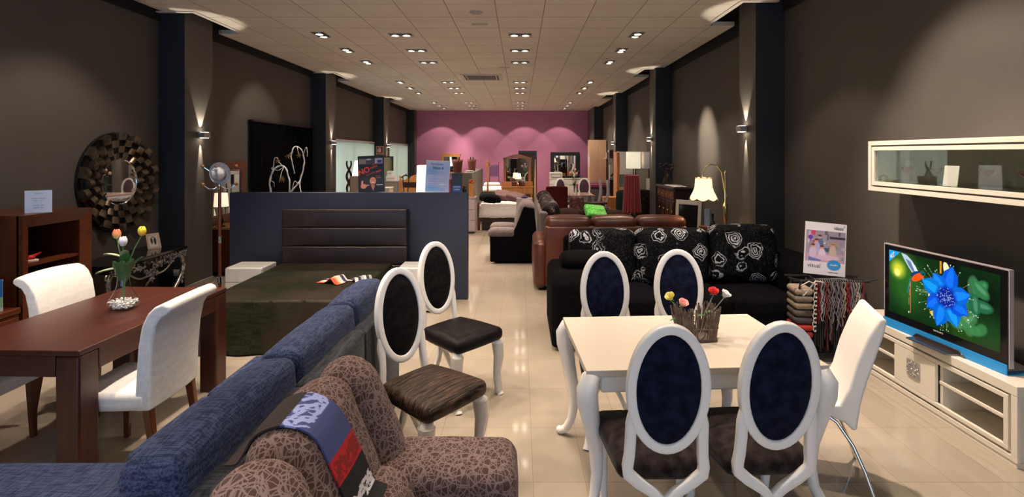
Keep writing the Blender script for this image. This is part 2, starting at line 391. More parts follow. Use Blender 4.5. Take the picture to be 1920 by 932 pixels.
class Cv:   # tiny painter on point arrays
    def __init__(s, u, v, bgc, asp=1): s.u = u*asp; s.v = v; s.a = asp; s.c = np.tile(np.array(bgc, float), (len(u), 1))
    def put(s, mask, c, al=1.0):
        w_ = (mask*al)[:, None]; s.c = s.c*(1-w_)+np.array(c)*w_; return s
    def rect(s, x0, y0, x1, y1, c, al=1): return s.put(((s.u >= x0*s.a) & (s.u <= x1*s.a) & (s.v >= y0) & (s.v <= y1)).astype(float), c, al)
    def ell(s, x, y, rx, ry, c, soft=.02, rot=0, al=1):
        dx = s.u-x*s.a; dy = s.v-y; cr, sr = math.cos(rot), math.sin(rot)
        d = np.sqrt(((dx*cr+dy*sr)/rx)**2+((-dx*sr+dy*cr)/ry)**2); return s.put(np.clip((1-d)/max(soft, 1e-3)+.5, 0, 1), c, al)
    def poly(s, pts, c, al=1):
        x, y = s.u/s.a, s.v; ins = np.zeros(len(x), bool); n = len(pts)
        for i in range(n):
            x1, y1 = pts[i]; x2, y2 = pts[i-1]
            if y1 == y2: continue
            ins ^= ((y1 > y) != (y2 > y)) & (x < (x2-x1)*(y-y1)/(y2-y1)+x1)
        return s.put(ins.astype(float), c, al)
    def seg(s, x0, y0, x1, y1, wd, c, al=1):
        x0 *= s.a; x1 *= s.a; dx, dy = x1-x0, y1-y0; L = dx*dx+dy*dy
        t = np.clip(((s.u-x0)*dx+(s.v-y0)*dy)/L, 0, 1); d = np.hypot(s.u-x0-t*dx, s.v-y0-t*dy); return s.put((d < wd).astype(float), c, al)

# ------------------------------------------------------------------ the room
YB = 21.9; XL = -4.67; XR = 3.19; Y0 = -4.5; ZT = 3.85
mb = MB(); mb.span(XL-.2, XR+.2, Y0-.2, YB+.2, -.1, 0); struct(mb.build('floor', m_floor, smooth=False))
LN = [(1.5, 2.75), (6.66, 7.86), (11.68, 12.97), (16.85, 18.15)]; RN = [(1.35, 2.5), (6.2, 7.36), (11.12, 12.27), (15.99, 17.1)]
poly = [(-4.53, Y0)]
for a, b in LN: poly += [(-4.53, a), (-4.17, a), (-4.17, b), (-4.53, b)]
poly += [(-4.53, YB), (3.02, YB)]
for a, b in reversed(RN): poly += [(3.02, b), (2.65, b), (2.65, a), (3.02, a)]
poly += [(3.02, Y0)]
mb = MB(); mb.prism(poly, 'z', 3.6, 3.66); struct(mb.build('ceiling', m_ceiling, smooth=False))
# shallow rim steps round the notches
mb = MB()
for a, b in LN: mb.span(-4.17, -4.11, a-.06, b, 3.59, 3.6005); mb.span(-4.60, -4.17, a-.06, a, 3.59, 3.6005)
for a, b in RN: mb.span(2.59, 2.65, a-.06, b, 3.59, 3.6005); mb.span(2.65, 3.05, a-.06, a, 3.59, 3.6005)
struct(mb.build('trim_1', m_rim, smooth=False))
mb = MB(); mb.span(XL-.2, XR+.2, Y0-.2, YB+.2, ZT, ZT+.1); struct(mb.build('ceiling_void', m_black, smooth=False))
# left wall with two window openings
W1 = (12.5, 16.55, .35, 2.13); W2 = (17.6, 21.5, .35, 2.15)
mb = MB()
mb.span(XL-.2, XL, Y0-.2, W1[0], 0, ZT); mb.span(XL-.2, XL, W1[1], W2[0], 0, ZT); mb.span(XL-.2, XL, W2[1], YB+.2, 0, ZT)
for q in (W1, W2): mb.span(XL-.2, XL, q[0], q[1], 0, q[2]); mb.span(XL-.2, XL, q[0], q[1], q[3], ZT)
struct(mb.build('wall_left', m_wall, smooth=False))
mb = MB(); mb.span(XR, XR+.2, Y0-.2, YB+.2, 0, ZT); struct(mb.build('wall_right', m_wall, smooth=False))
mb = MB(); mb.span(XL, XR, YB, YB+.2, 0, ZT); struct(mb.build('wall_back', m_purple, smooth=False))
mb = MB(); mb.span(XL, XR, Y0-.2, Y0, 3.0, ZT); mb.span(XL, -4.5, Y0-.2, Y0, 0, 3.0); mb.span(3.0, XR, Y0-.2, Y0, 0, 3.0)
struct(mb.build('wall_front', m_wall, smooth=False))
o = bpy.data.objects.new('window_3', None); COL.objects.link(o); struct(o)
mb = MB()
for x in (-4.5, -2.6, -.72, 1.15, 3.0): mb.box((x, Y0-.1, 1.5), (.07, .08, 3.0))
mb.span(-4.5, 3.0, Y0-.14, Y0-.06, 2.93, 3.0); mb.span(-4.5, 3.0, Y0-.14, Y0-.06, 0, .08)
mb.build('window_frame', m_blackp, o, smooth=False)
mb = MB(); mb.span(-4.5, 3.0, Y0-.105, Y0-.10, .05, 2.95); mb.build('window_glass', m_glass, o, smooth=False)
# dark band along wall tops, pillars
mb = MB(); mb.span(XL, XL+.03, Y0, YB, 3.51, ZT); struct(mb.build('trim_left', m_black, smooth=False))
mb = MB(); mb.span(XR-.03, XR, Y0, YB, 3.51, ZT); struct(mb.build('trim_right', m_black, smooth=False))
n = 0
for side, xw, xi, Ys in (('l', XL, -4.33, ((1.65, 2.3), (6.75, 7.36), (11.65, 12.3), (16.6, 17.35), (21.45, YB))),
                         ('r', XR, 2.84, ((1.4, 1.9), (6.3, 6.77), (10.95, 11.45), (15.5, 15.95), (20.04, YB)))):
    for a, b in Ys:
        n += 1; mb = MB(); mb.span(xw, xi, a, b, 0, ZT)
        o = mb.build('pillar', [m_navy, m_wall], smooth=False); struct(o)
        for p in o.data.polygons:
            if abs(p.normal.x) > .5: p.material_index = 1
# skirting boards
mb = MB()
for a, b in ((Y0, 6.75), (7.36, 11.65), (12.3, 16.6), (17.35, 21.45)): mb.span(XL, XL+.015, a, b, 0, .08)
for a, b in ((6.75, 7.36), (11.65, 12.3), (16.6, 17.35)): mb.span(-4.33, -4.315, a, b, 0, .08)
struct(mb.build('baseboard_left', mat('skirting', (.30, .27, .24), .5), smooth=False))
mb = MB()
for a, b in ((Y0, 6.3), (6.77, 10.95), (11.45, 15.5), (15.95, 20.04)): mb.span(XR-.015, XR, a, b, 0, .08)
struct(mb.build('baseboard_right', MATS['skirting'], smooth=False))
# windows with vertical blinds
m_blind = mat('blind_fabric', (.80, .80, .76), .8, trans=.0)
k = NB('blind_translucent'); tl = k.n('ShaderNodeBsdfTranslucent'); tl.inputs[0].default_value = (.85, .87, .84, 1); df = k.n('ShaderNodeBsdfDiffuse'); df.inputs[0].default_value = (.75, .75, .7, 1)
mx = k.n('ShaderNodeMixShader'); mx.inputs[0].default_value = .6; k.l(df.outputs[0], mx.inputs[1]); k.l(tl.outputs[0], mx.inputs[2]); k.l(mx.outputs[0], k.out.inputs[0]); m_blind = k.m
for i, q in enumerate((W1, W2)):
    o = bpy.data.objects.new('window_%d' % (i+1), None); COL.objects.link(o); struct(o)
    mb = MB(); x0 = XL-.15; x1 = XL-.09
    for y in (q[0]+.03, (q[0]+q[1])/2, q[1]-.03): mb.box(((x0+x1)/2, y, (q[2]+q[3])/2), (.06, .06, q[3]-q[2]))
    mb.span(x0, x1, q[0], q[1], q[2], q[2]+.06); mb.span(x0, x1, q[0], q[1], q[3]-.06, q[3])
    mb.build('window_frame', m_white, o, smooth=False)
    mb = MB(); mb.span(x0+.03, x0+.034, q[0], q[1], q[2], q[3]); mb.build('window_glass', m_glass, o, smooth=False)
    t = thing('vertical_blind', ('pale vertical blind over the side window nearer the branch sculpture', 'pale vertical blind over the side window nearest the purple wall')[i], 'blind', (XL+.03, (q[0]+q[1])/2, 0), group='vertical blinds on the side windows')
    mb = MB(t); y = q[0]+.02; mb.M = root_inv(t)
    while y < q[1]-.02: mb.box((XL+.045, y, (q[2]+q[3])/2-.02), (.088, .003, q[3]-q[2]-.02), rz=math.radians(-52)); y += .10
    mb.build('blind_slats', m_blind, t, smooth=False)
    mb = MB(t); mb.span(XL+.005, XL+.06, q[0]-.03, q[1]+.03, q[3]-.01, q[3]+.04); mb.build('head_rail', m_white, t, smooth=False)
# free-standing partition the bed stands against
mb = MB(); mb.span(-3.58, -.644, 6.44, 6.56, 0, 1.318); struct(mb.build('wall_partition', m_partition, bevel=.004))
mb = MB(); mb.span(-1.47, -1.22, 13.3, 17.1, 0, 1.31); mb.span(-1.75, -1.47, 13.3, 13.55, 0, 1.31); struct(mb.build('wall_partition_far', m_paint('grey_partition_paint', (.16, .15, .14), (.18, .17, .16)), bevel=.004))

# ------------------------------------------------------------------ recessed ceiling lamps
m_bulb = mat('lit_bulb', (1, .9, .75), .3, emis=(1, .86, .66), es=22)
m_fix = mat('downlight_housing', (.03, .028, .026), .35, .6)
m_fixrim = mat('downlight_rim', (.75, .74, .72), .25, .8)
def downlight_proto(along):
    t = thing('recessed_downlight', '', 'ceiling light', (0, 0, 3.6), group='recessed downlights')
    a, b = (.17, .085) if not along else (.085, .17)
    mb = MB()
    for (x0, x1, y0, y1) in ((-a-.012, a+.012, -b-.012, -b), (-a-.012, a+.012, b, b+.012), (-a-.012, -a, -b, b), (a, a+.012, -b, b)): mb.span(x0, x1, y0, y1, -.006, -.0005)
    mb.build('trim_ring', m_fixrim, t, smooth=False)
    mb = MB(); mb.span(-a, a, -b, b, -.004, -.001); mb.build('housing', m_fix, t, smooth=False)
    for s in (-1, 1):
        c = (s*.085, 0) if not along else (0, s*.085)
        mb = MB(); mb.lathe([(.064, -.006), (.064, -.022), (.055, -.024), (.052, -.012)], (c[0], c[1], 0), 20); hd = mb.build('lamp_head', m_fixrim, t)
        mb = MB(); mb.lathe([(.0001, -.013), (.052, -.013)], (c[0], c[1], 0), 20, cap=False); mb.build('bulb', m_bulb, hd)
    return t
spot = bpy.data.lights.new('lamp_beam', 'SPOT'); spot.energy = LAMP_W; spot.color = WARM; spot.spot_size = math.radians(80); spot.spot_blend = .4; spot.shadow_soft_size = .045
protoX = downlight_proto(False); protoY = downlight_proto(True)
ORD = ['first', 'second', 'third', 'fourth', 'fifth', 'sixth', 'seventh', 'eighth', 'ninth', 'tenth', 'eleventh', 'twelfth', 'thirteenth', 'fourteenth', 'fifteenth']
ys = sorted([2.7+5.2*j+1.18*i for j in range(-1, 4) for i in range(3)], reverse=True)
first = {}
for x, nm, pr in ((-3.0, 'in the left-side row', protoY), (-1.8, 'in the row above the partition', protoX), (0, 'in the row above the aisle', protoX), (1.76, 'in the right-side row', protoY)):
    for i, y in enumerate(ys):
        lab = 'recessed ceiling downlight, %s from the purple wall %s' % (ORD[i], nm)
        if pr.name not in first: o = pr; first[pr.name] = 1; o.location = (x, y, 3.6); o['label'] = lab
        else: o = dup(pr, (x, y, 3.6), 0, lab)
        l = bpy.data.objects.new('lamp_beam', spot); COL.objects.link(l); l.parent = o; l.location = (0, 0, -.04)
        if x == -3.0: l.rotation_euler = (0, math.radians(-14), 0)
        if x == 1.76: l.rotation_euler = (0, math.radians(12), 0)
# air-conditioning cassette, loudspeaker, hatches
t = thing('ceiling_air_conditioner', 'square white air conditioning cassette set into the tiled ceiling', 'air conditioner', (-.9, 12.3, 3.6))
mb = MB()
for r0, r1, z in ((.47, .40, -.02), (.36, .33, -.016)):
    for (x0, x1, y0, y1) in ((-r0, r0, -r0, -r1), (-r0, r0, r1, r0), (-r0, -r1, -r1, r1), (r1, r0, -r1, r1)): mb.span(x0, x1, y0, y1, z, -.001)
mb.build('casing', m_rim, t, smooth=False)
mb = MB(); mb.span(-.40, .40, -.40, .40, -.008, -.001); mb.build('outlet_slots', mat('vent_dark', (.05, .045, .04), .6), t, smooth=False)
mb = MB()
for i in range(14): mb.box((0, -.29+i*.0446, -.014), (.62, .02, .008))
mb.build('intake_grille', mat('vent_grey', (.22, .19, .17), .6), t, smooth=False)
def cdisc(x, y, r, name, lab, cat, m):
    mb = MB(); mb.lathe([(r, -.001), (r, -.008), (r*.85, -.016), (.001, -.018)], (0, 0, 0), 28); o = mb.build(name, m); o.location = (x, y, 3.6); tag(o, lab, cat)
cdisc(-.56, 6.65, .085, 'ceiling_loudspeaker', 'round grey loudspeaker grille in the ceiling near the front', 'loudspeaker', mat('speaker_grille', (.42, .38, .38), .6))
for x, y, lab in ((-.56, 7.25, 'small flat ceiling plate just beyond the round loudspeaker'), (-.33, 10.9, 'small flat ceiling plate just before the air conditioner'), (-.06, 15.0, 'small flat ceiling plate far back beyond the air conditioner')):
    mb = MB(); mb.box((0, 0, -.006), (.22, .09, .01)); mb.box((0, 0, -.012), (.10, .04, .006)); o = mb.build('ceiling_sensor', mat('sensor_plate', (.50, .45, .40), .6), smooth=False); o.location = (x, y, 3.6); tag(o, lab, 'sensor', 'flat plates in the ceiling')
# wall sconces
def sconce(x, y, z, sgn, lab):
    t = thing('wall_sconce', lab, 'wall lamp', (x, y, z), group='up and down wall lamps on the pillars')
    mb = MB(); mb.box((sgn*.055, 0, 0), (.09, .13, .075)); mb.box((sgn*.006, 0, 0), (.012, .08, .05)); mb.build('casing', mat('brushed_nickel', (.52, .49, .48), .35, .8), t, bevel=.004)
    mb = MB(); mb.box((sgn*.055, 0, -.0385), (.06, .095, .002)); mb.build('lower_lens', m_bulb, t, smooth=False)
    mb = MB(); mb.box((sgn*.055, 0, .0385), (.06, .095, .002)); mb.build('upper_lens', m_bulb, t, smooth=False)
    for s, e in ((-1, 75), (1, 60)):
        l = bpy.data.lights.new('sconce_beam', 'SPOT'); l.energy = e; l.color = (1, .86, .66); l.spot_size = math.radians(24 if s < 0 else 50); l.spot_blend = .6 if s < 0 else .35; l.shadow_soft_size = .006
        o = bpy.data.objects.new('sconce_beam', l); COL.objects.link(o); o.parent = t; o.location = (sgn*.035, 0, s*.045)
        o.rotation_euler = (0 if s < 0 else PI, math.radians(9 if s < 0 else 5)*(-s)*sgn, 0)
sconce(-4.33, 7.08, 2.05, 1, 'nickel up-down wall lamp on the first pillar behind the baroque console')
sconce(-4.33, 12.0, 2.05, 1, 'nickel up-down wall lamp on the left pillar beside the white branch sculpture')
sconce(-4.33, 17.0, 2.05, 1, 'nickel up-down wall lamp on the left pillar behind the red sign')
sconce(2.84, 6.57, 2.11, -1, 'nickel up-down wall lamp on the right pillar nearest the rose-print sofa')
sconce(2.84, 11.3, 2.11, -1, 'nickel up-down wall lamp on the right pillar behind the carved dark sideboard')
sconce(2.84, 15.75, 2.11, -1, 'nickel up-down wall lamp on the right pillar beside the maple wardrobe')

def accent(frm, to, e, size, blend=.5, col=WARM):
    l = bpy.data.lights.new('accent_beam', 'SPOT'); l.energy = e; l.color = col; l.spot_size = math.radians(size); l.spot_blend = blend; l.shadow_soft_size = .04
    o = bpy.data.objects.new('accent_beam', l); COL.objects.link(o); o.location = frm; d = Vector(to)-Vector(frm); o.rotation_euler = d.to_track_quat('-Z', 'Y').to_euler()
accent((1.76, 9.08, 3.54), (3.19, 8.9, 2.0), 750, 30, .9, (1, .83, .62))
accent((-1.8, 19.48, 3.54), (-2.5, 21.9, 1.95), 300, 28, .9)
for x_, tx in ((-3.0, -3.4), (0, .3), (1.76, 1.6), (-1.8, -1.4)): accent((x_, 20.66, 3.54), (tx, 21.9, 1.2), 85, 72, .15)
for y_ in (14.3, 18.4): accent((1.76, y_, 3.54), (3.19, y_, 1.6), 110, 60, .4)
accent((-3.0, 9.08, 3.54), (-4.67, 9.3, 1.9), 80, 60, .5); accent((1.76, 3.88, 3.54), (3.19, 3.4, 1.1), 240, 75, .6); accent((-3.0, 5.06, 3.54), (-4.67, 5.2, 1.0), 110, 70, .6)
accent((-1.8, 5.06, 3.54), (-2.2, 3.0, .7), 150, 50)
accent((1.76, 5.06, 3.54), (1.1, 3.0, .75), 60, 48)
accent((1.76, 3.88, 3.54), (2.7, 3.4, .4), 120, 55)
accent((0, 5.06, 3.54), (-.2, 6.6, 0), 160, 38)

m_tabletop = mat('satin_cream_top', (.60, .53, .45), .3)
# ================================================================== white oval-back chairs
def oval_chair(label, pad_m, seat_m, group, xbrace=True):
    t = thing('oval_back_chair', label, 'chair', group=group)
    def tilt(z): return .250 + (z-.5)*.115
    zc = .83; A, B = .153, .258; N_ = 40
    ring = [(A*math.cos(2*PI*i/N_), tilt(zc+B*math.sin(2*PI*i/N_)), zc+B*math.sin(2*PI*i/N_)) for i in range(N_)]
    mb = MB(); mb.sweep(ring, (.0205, .019), N=(0, 1, -.12), n=12, closed=True, sq=.35); mb.build('back_ring', m_white, t, angle=60)
    mb = MB(); T = Matrix.Translation((0, tilt(zc), zc)) @ Matrix.Rotation(-math.atan(.115), 4, 'X')
    mb.ball((0, 0, 0), (A-.010, .030, B-.010), 32, 16, M=T); mb.build('back_pad', pad_m, t)
    for s in (-1, 1):
        mb = MB(); pts = []; sec = []
        for q, (z, x) in enumerate(((.74, .146), (.68, .150), (.61, .150), (.54, .153), (.49, .160), (.455, .156), (.415, .110), (.37, .045), (.335, .012))):
            pts.append((s*x, tilt(z), z)); sec.append(((.012, .021, .022, .022, .023, .025, .024, .022, .020)[q], .016))
        pts += [(-s*.012, .222, .30), (-s*.045, .21, .22), (-s*.10, .215, .11), (-s*.15, .24, .0)]
        sec += [(.020, .015), (.018, .015), (.016, .015), (.016, .016)]
        mb.sweep(pts, sec, N=(0, 1, -.12), n=10, sq=.35); mb.build('leg', m_white, t, angle=60)
    mb = MB()
    mb.rbox((0, 0, .455), (.43, .45, .095), r=.038, n=5, puff=(.008, .012, .03), fn=lambda p: (p[0]*(1-.09*(p[1]+.02)/.22), p[1], p[2]))
    mb.build('seat', seat_m, t)
    mb = MB(); mb.rbox((0, 0, .408), (.38, .37, .03), r=.012, n=2, fn=lambda p: (p[0]*(1-.13*(p[1]+.02)/.22), p[1], p[2])); mb.build('seat_rail', m_white, t)
    for s in (-1, 1):
        mb = MB(); mb.sweep([(s*.185, -.17, .41), (s*.200, -.185, .36), (s*.203, -.19, .28), (s*.195, -.18, .18), (s*.19, -.178, .09), (s*.198, -.195, .03), (s*.205, -.21, .0)],
                 [.034, .038, .032, .024, .018, .020, .026], n=12); mb.build('leg', m_white, t)
    return t
oc = oval_chair('white oval-back chair with navy velvet pad, near side of white table, left of its pair', m_velvet, m_velvets, 'oval-back chairs round the white table')
oc.location = (.61, 2.44, 0); oc.rotation_euler = (0, 0, PI)
G1 = 'oval-back chairs round the white table'
dup(oc, (1.065, 2.47, 0), PI+.06, 'white oval-back chair with navy velvet pad on the near side, beside the curved white chair', G1)
dup(oc, (.605, 3.39, 0), .03, 'white oval-back chair at the far side of the white table, in front of dark bolsters', G1)
dup(oc, (1.11, 3.47, 0), -.10, 'white oval-back chair at the far side of the white table, behind the twig basket', G1)
oc2 = oval_chair('white oval-back chair with crinkled brown seat, beside the patterned armchair', m_satin, m_crinkle, 'oval-back chairs on the aisle', False)
oc2.location = (-.50, 2.97, 0); oc2.rotation_euler = (0, 0, math.radians(51))
oc3 = oval_chair('white oval-back chair with smooth black satin seat, on the aisle nearest the partition', m_satin, m_satin, 'oval-back chairs on the aisle', False)
oc3.location = (-.44, 3.90, 0); oc3.rotation_euler = (0, 0, math.radians(48))
m_wrap = mat('clear_plastic_wrap', (.70, .70, .68), .25, trans=.35, alpha=.55)
for o_ in (oc2, oc3):
    for s in (-1, 1):
        mb = MB(); mb.sweep([(s*.20, -.185, .385), (s*.206, -.19, .28), (s*.198, -.18, .16), (s*.20, -.195, .02)], [.047, .040, .030, .028], n=12)
        mb.v = [v + Vector(noise.noise_vector(v*40))*.004 for v in mb.v]; mb.build('leg_wrapping', m_wrap, o_)

# ================================================================== white dining table with cabriole legs
TC = (.905, 2.975); TR = math.radians(3.2)
t = thing('white_dining_table', 'white lacquered dining table with curved cabriole legs', 'table', (*TC, 0), TR)
mb = MB(); mb.box((0, 0, .733), (1.215, .83, .034)); mb.build('table_top', m_tabletop, t, bevel=.004)
mb = MB()
for s in (-1, 1):
    mb.rbox((0, s*.365, .668), (1.06, .035, .088), r=.012, n=3); mb.rbox((s*.545, 0, .668), (.035, .70, .088), r=.012, n=3)
mb.build('apron', m_white, t)
for sx_ in (-1, 1):
    for sy_ in (-1, 1):
        mb = MB(); bx, by = sx_*.555, sy_*.365
        path = [(0, 0, .714), (.028, .022, .70), (.046, .036, .655), (.044, .034, .59), (.022, .018, .48), (-.004, -.003, .34), (-.010, -.008, .22), (.004, .003, .12), (.035, .028, .05), (.068, .055, .022), (.085, .068, .03)]
        sec = [.036, .046, .052, .050, .042, .034, .028, .025, .024, .022, .012]
        mb.sweep([(bx+sx_*a, by+sy_*b, c) for a, b, c in path], sec, n=14, sq=.8)
        mb.ball((bx+sx_*.072, by+sy_*.058, .026), .024, 12, 8); mb.build('leg', m_white, t)

# ================================================================== curved white chair with chrome legs
t = thing('curved_side_chair', 'white curved leather chair on bent chrome legs at the end of the white table', 'chair', (1.67, 2.99, 0), math.radians(-110))
mb = MB(t); mb.M = Matrix.Identity(4)
prof = [(-.27, .45), (-.20, .495), (-.05, .475), (.05, .455), (.10, .47), (.14, .56), (.175, .70), (.225, .84), (.275, .935), (.29, .95), (.315, .935), (.30, .86), (.265, .74), (.225, .60), (.195, .47), (.18, .35), (.165, .335), (.12, .375), (.03, .405), (-.08, .425), (-.22, .43)]
mb.prism(prof, 'x', -.20, .20); mb.build('shell', mat('white_leather', (.80, .78, .74), .42, bump=(160, .05)), t, bevel=.022)
for s in (-1, 1):
    mb = MB(); mb.sweep([(s*.10, -.12, .425), (s*.11, .0, .40), (s*.12, .10, .34), (s*.15, .17, .24), (s*.18, .22, .12), (s*.20, .255, .008)], .009, n=10); mb.build('leg', m_chrome, t)
    mb = MB(); mb.sweep([(s*.10, .0, .40), (s*.12, -.12, .38), (s*.15, -.20, .26), (s*.18, -.235, .12), (s*.19, -.245, .008)], .009, n=10); mb.build('leg', m_chrome, t)

# ================================================================== twig basket and roses
t = thing('twig_basket', 'woven twig basket standing on the white table', 'basket', (1.0, 2.96, .7505), .1)
random.seed(5); mb = MB()
m_twig = mat('grey_brown_twigs', (.10, .070, .055), .8, var=(30, (.20, .15, .125), 3), bump=(90, .4))
def bask(u, z):   # rounded rectangle, wider at the top
    a, b = .095+.02*z/.17, .06+.012*z/.17; q = 2*PI*u; c_, s_ = math.cos(q), math.sin(q)
    return (math.copysign(abs(c_)**.4, c_)*a, math.copysign(abs(s_)**.4, s_)*b)
for i in range(170):
    u = i/170+random.uniform(-.004, .004); h = random.uniform(.135, .19); pts = []
    du = random.uniform(-.015, .015); lean = random.uniform(0, .02) + (.05 if .42 < u < .58 and random.random() < .5 else 0)
    for j in range(6):
        z = h*j/5; x, y = bask(u+du*j/5+random.uniform(-.003, .003), z); f = 1+lean*j/5*2.5
        pts.append((x*f+random.uniform(-.002, .002), y*f, z+.004))
    mb.sweep(pts, [random.uniform(.0025, .0045)]*6, n=6)
for z in (.008, .016, .075):
    mb.sweep([(*[q*1.04 for q in bask(i/40, z)], z) for i in range(40)], .004, n=6, closed=True)
mb.build('basket_wall', m_twig, t)
mb = MB(); mb.box((0, 0, .008), (.19, .12, .014)); mb.build('basket_base', m_twig, t)
m_leaf = mat('green_leaf', (.03, .10, .035), .5, var=(20, (.06, .16, .05), 3)); m_leafp = mat('pale_leaf', (.22, .30, .14), .5, var=(20, (.30, .36, .2), 3))
m_stem = mat('green_stem', (.10, .20, .06), .5); m_stemp = mat('dry_stem', (.38, .34, .30), .6)
def leaf(mb, p, d, L, wd, cup=.2, droop=.3):
    p = Vector(p); d = Vector(d).normalized(); side = d.cross(Vector((0, 0, 1)))
    if side.length < .1: side = Vector((1, 0, 0))
    side.normalize(); up = side.cross(d)
    def f(a, b):
        k_ = b; wv = math.sin(PI*min(1, k_*.97+.02))**.8*wd*(1-.3*k_); x = (a-.5)*2
        return p + d*(L*k_) + side*(x*wv) + up*(cup*wd*x*x) - Vector((0, 0, 1))*(droop*L*k_*k_)
    mb.grid(f, 4, 8)
def rose(loc, head, colr, c2, label, st_m, tiltv=(0, 0, 1)):
    t = thing('rose', label, 'flower', loc, group='roses in the twig basket'); h = Vector(head)
    mb = MB(); mb.sweep([(0, 0, 0), (h.x*.35, h.y*.35, h.z*.5), (h.x, h.y, h.z-.01)], .0028, n=7); mb.build('stem', st_m, t)
    tv = Vector(tiltv).normalized(); R = tv.to_track_quat('Z', 'Y').to_matrix().to_4x4(); T = Matrix.Translation(h) @ R
    mb = MB()
    for ring, (r, zz, n_, sz, op) in enumerate(((.006, .012, 3, .016, .15), (.011, .009, 4, .020, .45), (.016, .004, 5, .024, .8))):
        for i in range(n_):
            a0 = 2*PI*i/n_+ring*.7
            def f(a, b, a0=a0, r=r, zz=zz, sz=sz, op=op, n_=n_):
                an = a0+(a-.5)*(2*PI/n_)*1.35; rr = r*(.35+.9*b**.7)+op*.010*b*b; z = zz-.014+sz*1.4*b-.008*b*((a-.5)*2)**2
                return (rr*math.cos(an), rr*math.sin(an), z)
            o_ = len(mb.v); mb.grid(f, 5, 5)
            for q in range(o_, len(mb.v)): mb.v[q] = T @ mb.v[q]
    mb.build('bloom', mat('petal_'+label.split()[0], colr, .6, var=(40, c2, 2)), t, solid=.0012)
    mb = MB(); 
    for i in range(4): a = 2*PI*i/4; leaf(mb, T @ Vector((0, 0, -.012)), (R @ Vector((math.cos(a), math.sin(a), .2))), .022, .005)
    leaf(mb, h*.45, (-.9+h.x*5, -.3, .25), .07, .018); leaf(mb, h*.5, (.6, .3, .4), .05, .015); mb.build('leaves', m_leaf, t)
rose((.96, 2.95, .775), (-.115, -.02, .215), (.70, .60, .06), (.80, .72, .25), 'yellow rose on the left of the twig basket', m_stem, (-.5, -.4, .8))
rose((.97, 2.94, .775), (-.065, -.03, .185), (.85, .30, .28), (.90, .50, .45), 'pink rose leaning out of the twig basket', m_stem, (.2, -.5, .8))
rose((1.02, 2.96, .775), (.075, .0, .235), (.55, .01, .02), (.70, .03, .04), 'red rose standing over the twig basket', m_stemp, (-.1, -.5, .9))
rose((1.03, 2.96, .775), (.125, -.01, .225), (.80, .80, .82), (.86, .86, .88), 'white rose on the right of the twig basket', m_stemp, (.5, -.3, .8))

# ================================================================== mahogany dining table and parsons chairs
t = thing('mahogany_dining_table', 'heavy reddish mahogany dining table with thick square legs', 'table', (-2.705, 3.42, 0), math.radians(-2.0))
hx, hy = .405, .655
mb = MB(); mb.box((0, 0, .745), (2*hx, 2*hy, .03)); mb.build('table_top', m_table, t, bevel=.006)
mb = MB()
for s in (-1, 1): mb.box((s*(hx-.03), 0, .675), (.058, 2*hy-.26, .112)); mb.box((0, s*(hy-.03), .675), (2*hx-.26, .058, .112))
mb.build('apron', m_table, t, bevel=.004)
for sx_ in (-1, 1):
    for sy_ in (-1, 1):
        mb = MB(); mb.box((sx_*(hx-.066), sy_*(hy-.066), .365), (.132, .132, .73)); mb.build('leg', m_tablez, t, bevel=.014)
def parsons(label):
    t = thing('upholstered_dining_chair', label, 'chair', group='white upholstered chairs at the mahogany table')
    prof0 = [(.155, .40), (.165, .60), (.178, .78), (.20, .90), (.235, .975), (.27, 1.01), (.315, 1.03), (.35, 1.015), (.358, .985), (.335, .965), (.30, .945), (.275, .90), (.258, .80), (.245, .62), (.24, .40)]
    prof = [(y, .365+(z-.40)*.95) for y, z in prof0]
    mb = MB()
    n_ = 14; L = len(prof); vs = []; fs = []
    for i in range(n_+1):
        x = -.235+.47*i/n_; e = (x/.235)
        for (y, z) in prof:
            f = (z-.40)/.63; vs.append((x*(1+.06*f*f), y+.03*(e*e)*(-.6), z+.018*(1-e*e)*max(0, f-.6)*2.5))
    for i in range(n_):
        for j in range(L): fs.append((i*L+j, (i+1)*L+j, (i+1)*L+(j+1) % L, i*L+(j+1) % L))
    fs += [tuple(range(L)), tuple(reversed(range(n_*L, n_*L+L)))]
    mb.add(vs, fs); mb.build('backrest', m_whitefab, t, bevel=.014)
    mb = MB(); mb.rbox((0, -.02, .415), (.48, .44, .10), r=.03, n=5, puff=(.0, .0, .02)); mb.build('seat', m_whitefab, t)
    for sx_ in (-1, 1):
        for (y, dy) in ((-.19, -.01), (.19, .05)):
            mb = MB(); mb.sweep([(sx_*.195, y, .38), (sx_*.20, y+dy, 0)], [(.024, .024), (.015, .015)], N=(0, 1, 0), n=8, sq=.3); mb.build('leg', m_ma_z, t)
    return t
G2 = 'white upholstered chairs at the mahogany table'
pc = parsons('white upholstered dining chair with rolled top, its back to the blue sofa'); pc.location = (-2.29, 3.13, 0); pc.rotation_euler = (0, 0, math.radians(-88))
dup(pc, (-3.09, 3.77, 0), math.radians(90), 'white upholstered dining chair across the table, in front of the bookcase', G2)
dup(pc, (-3.30, 3.13, 0), math.radians(90), 'white upholstered dining chair whose seat edge shows under the table end', G2)

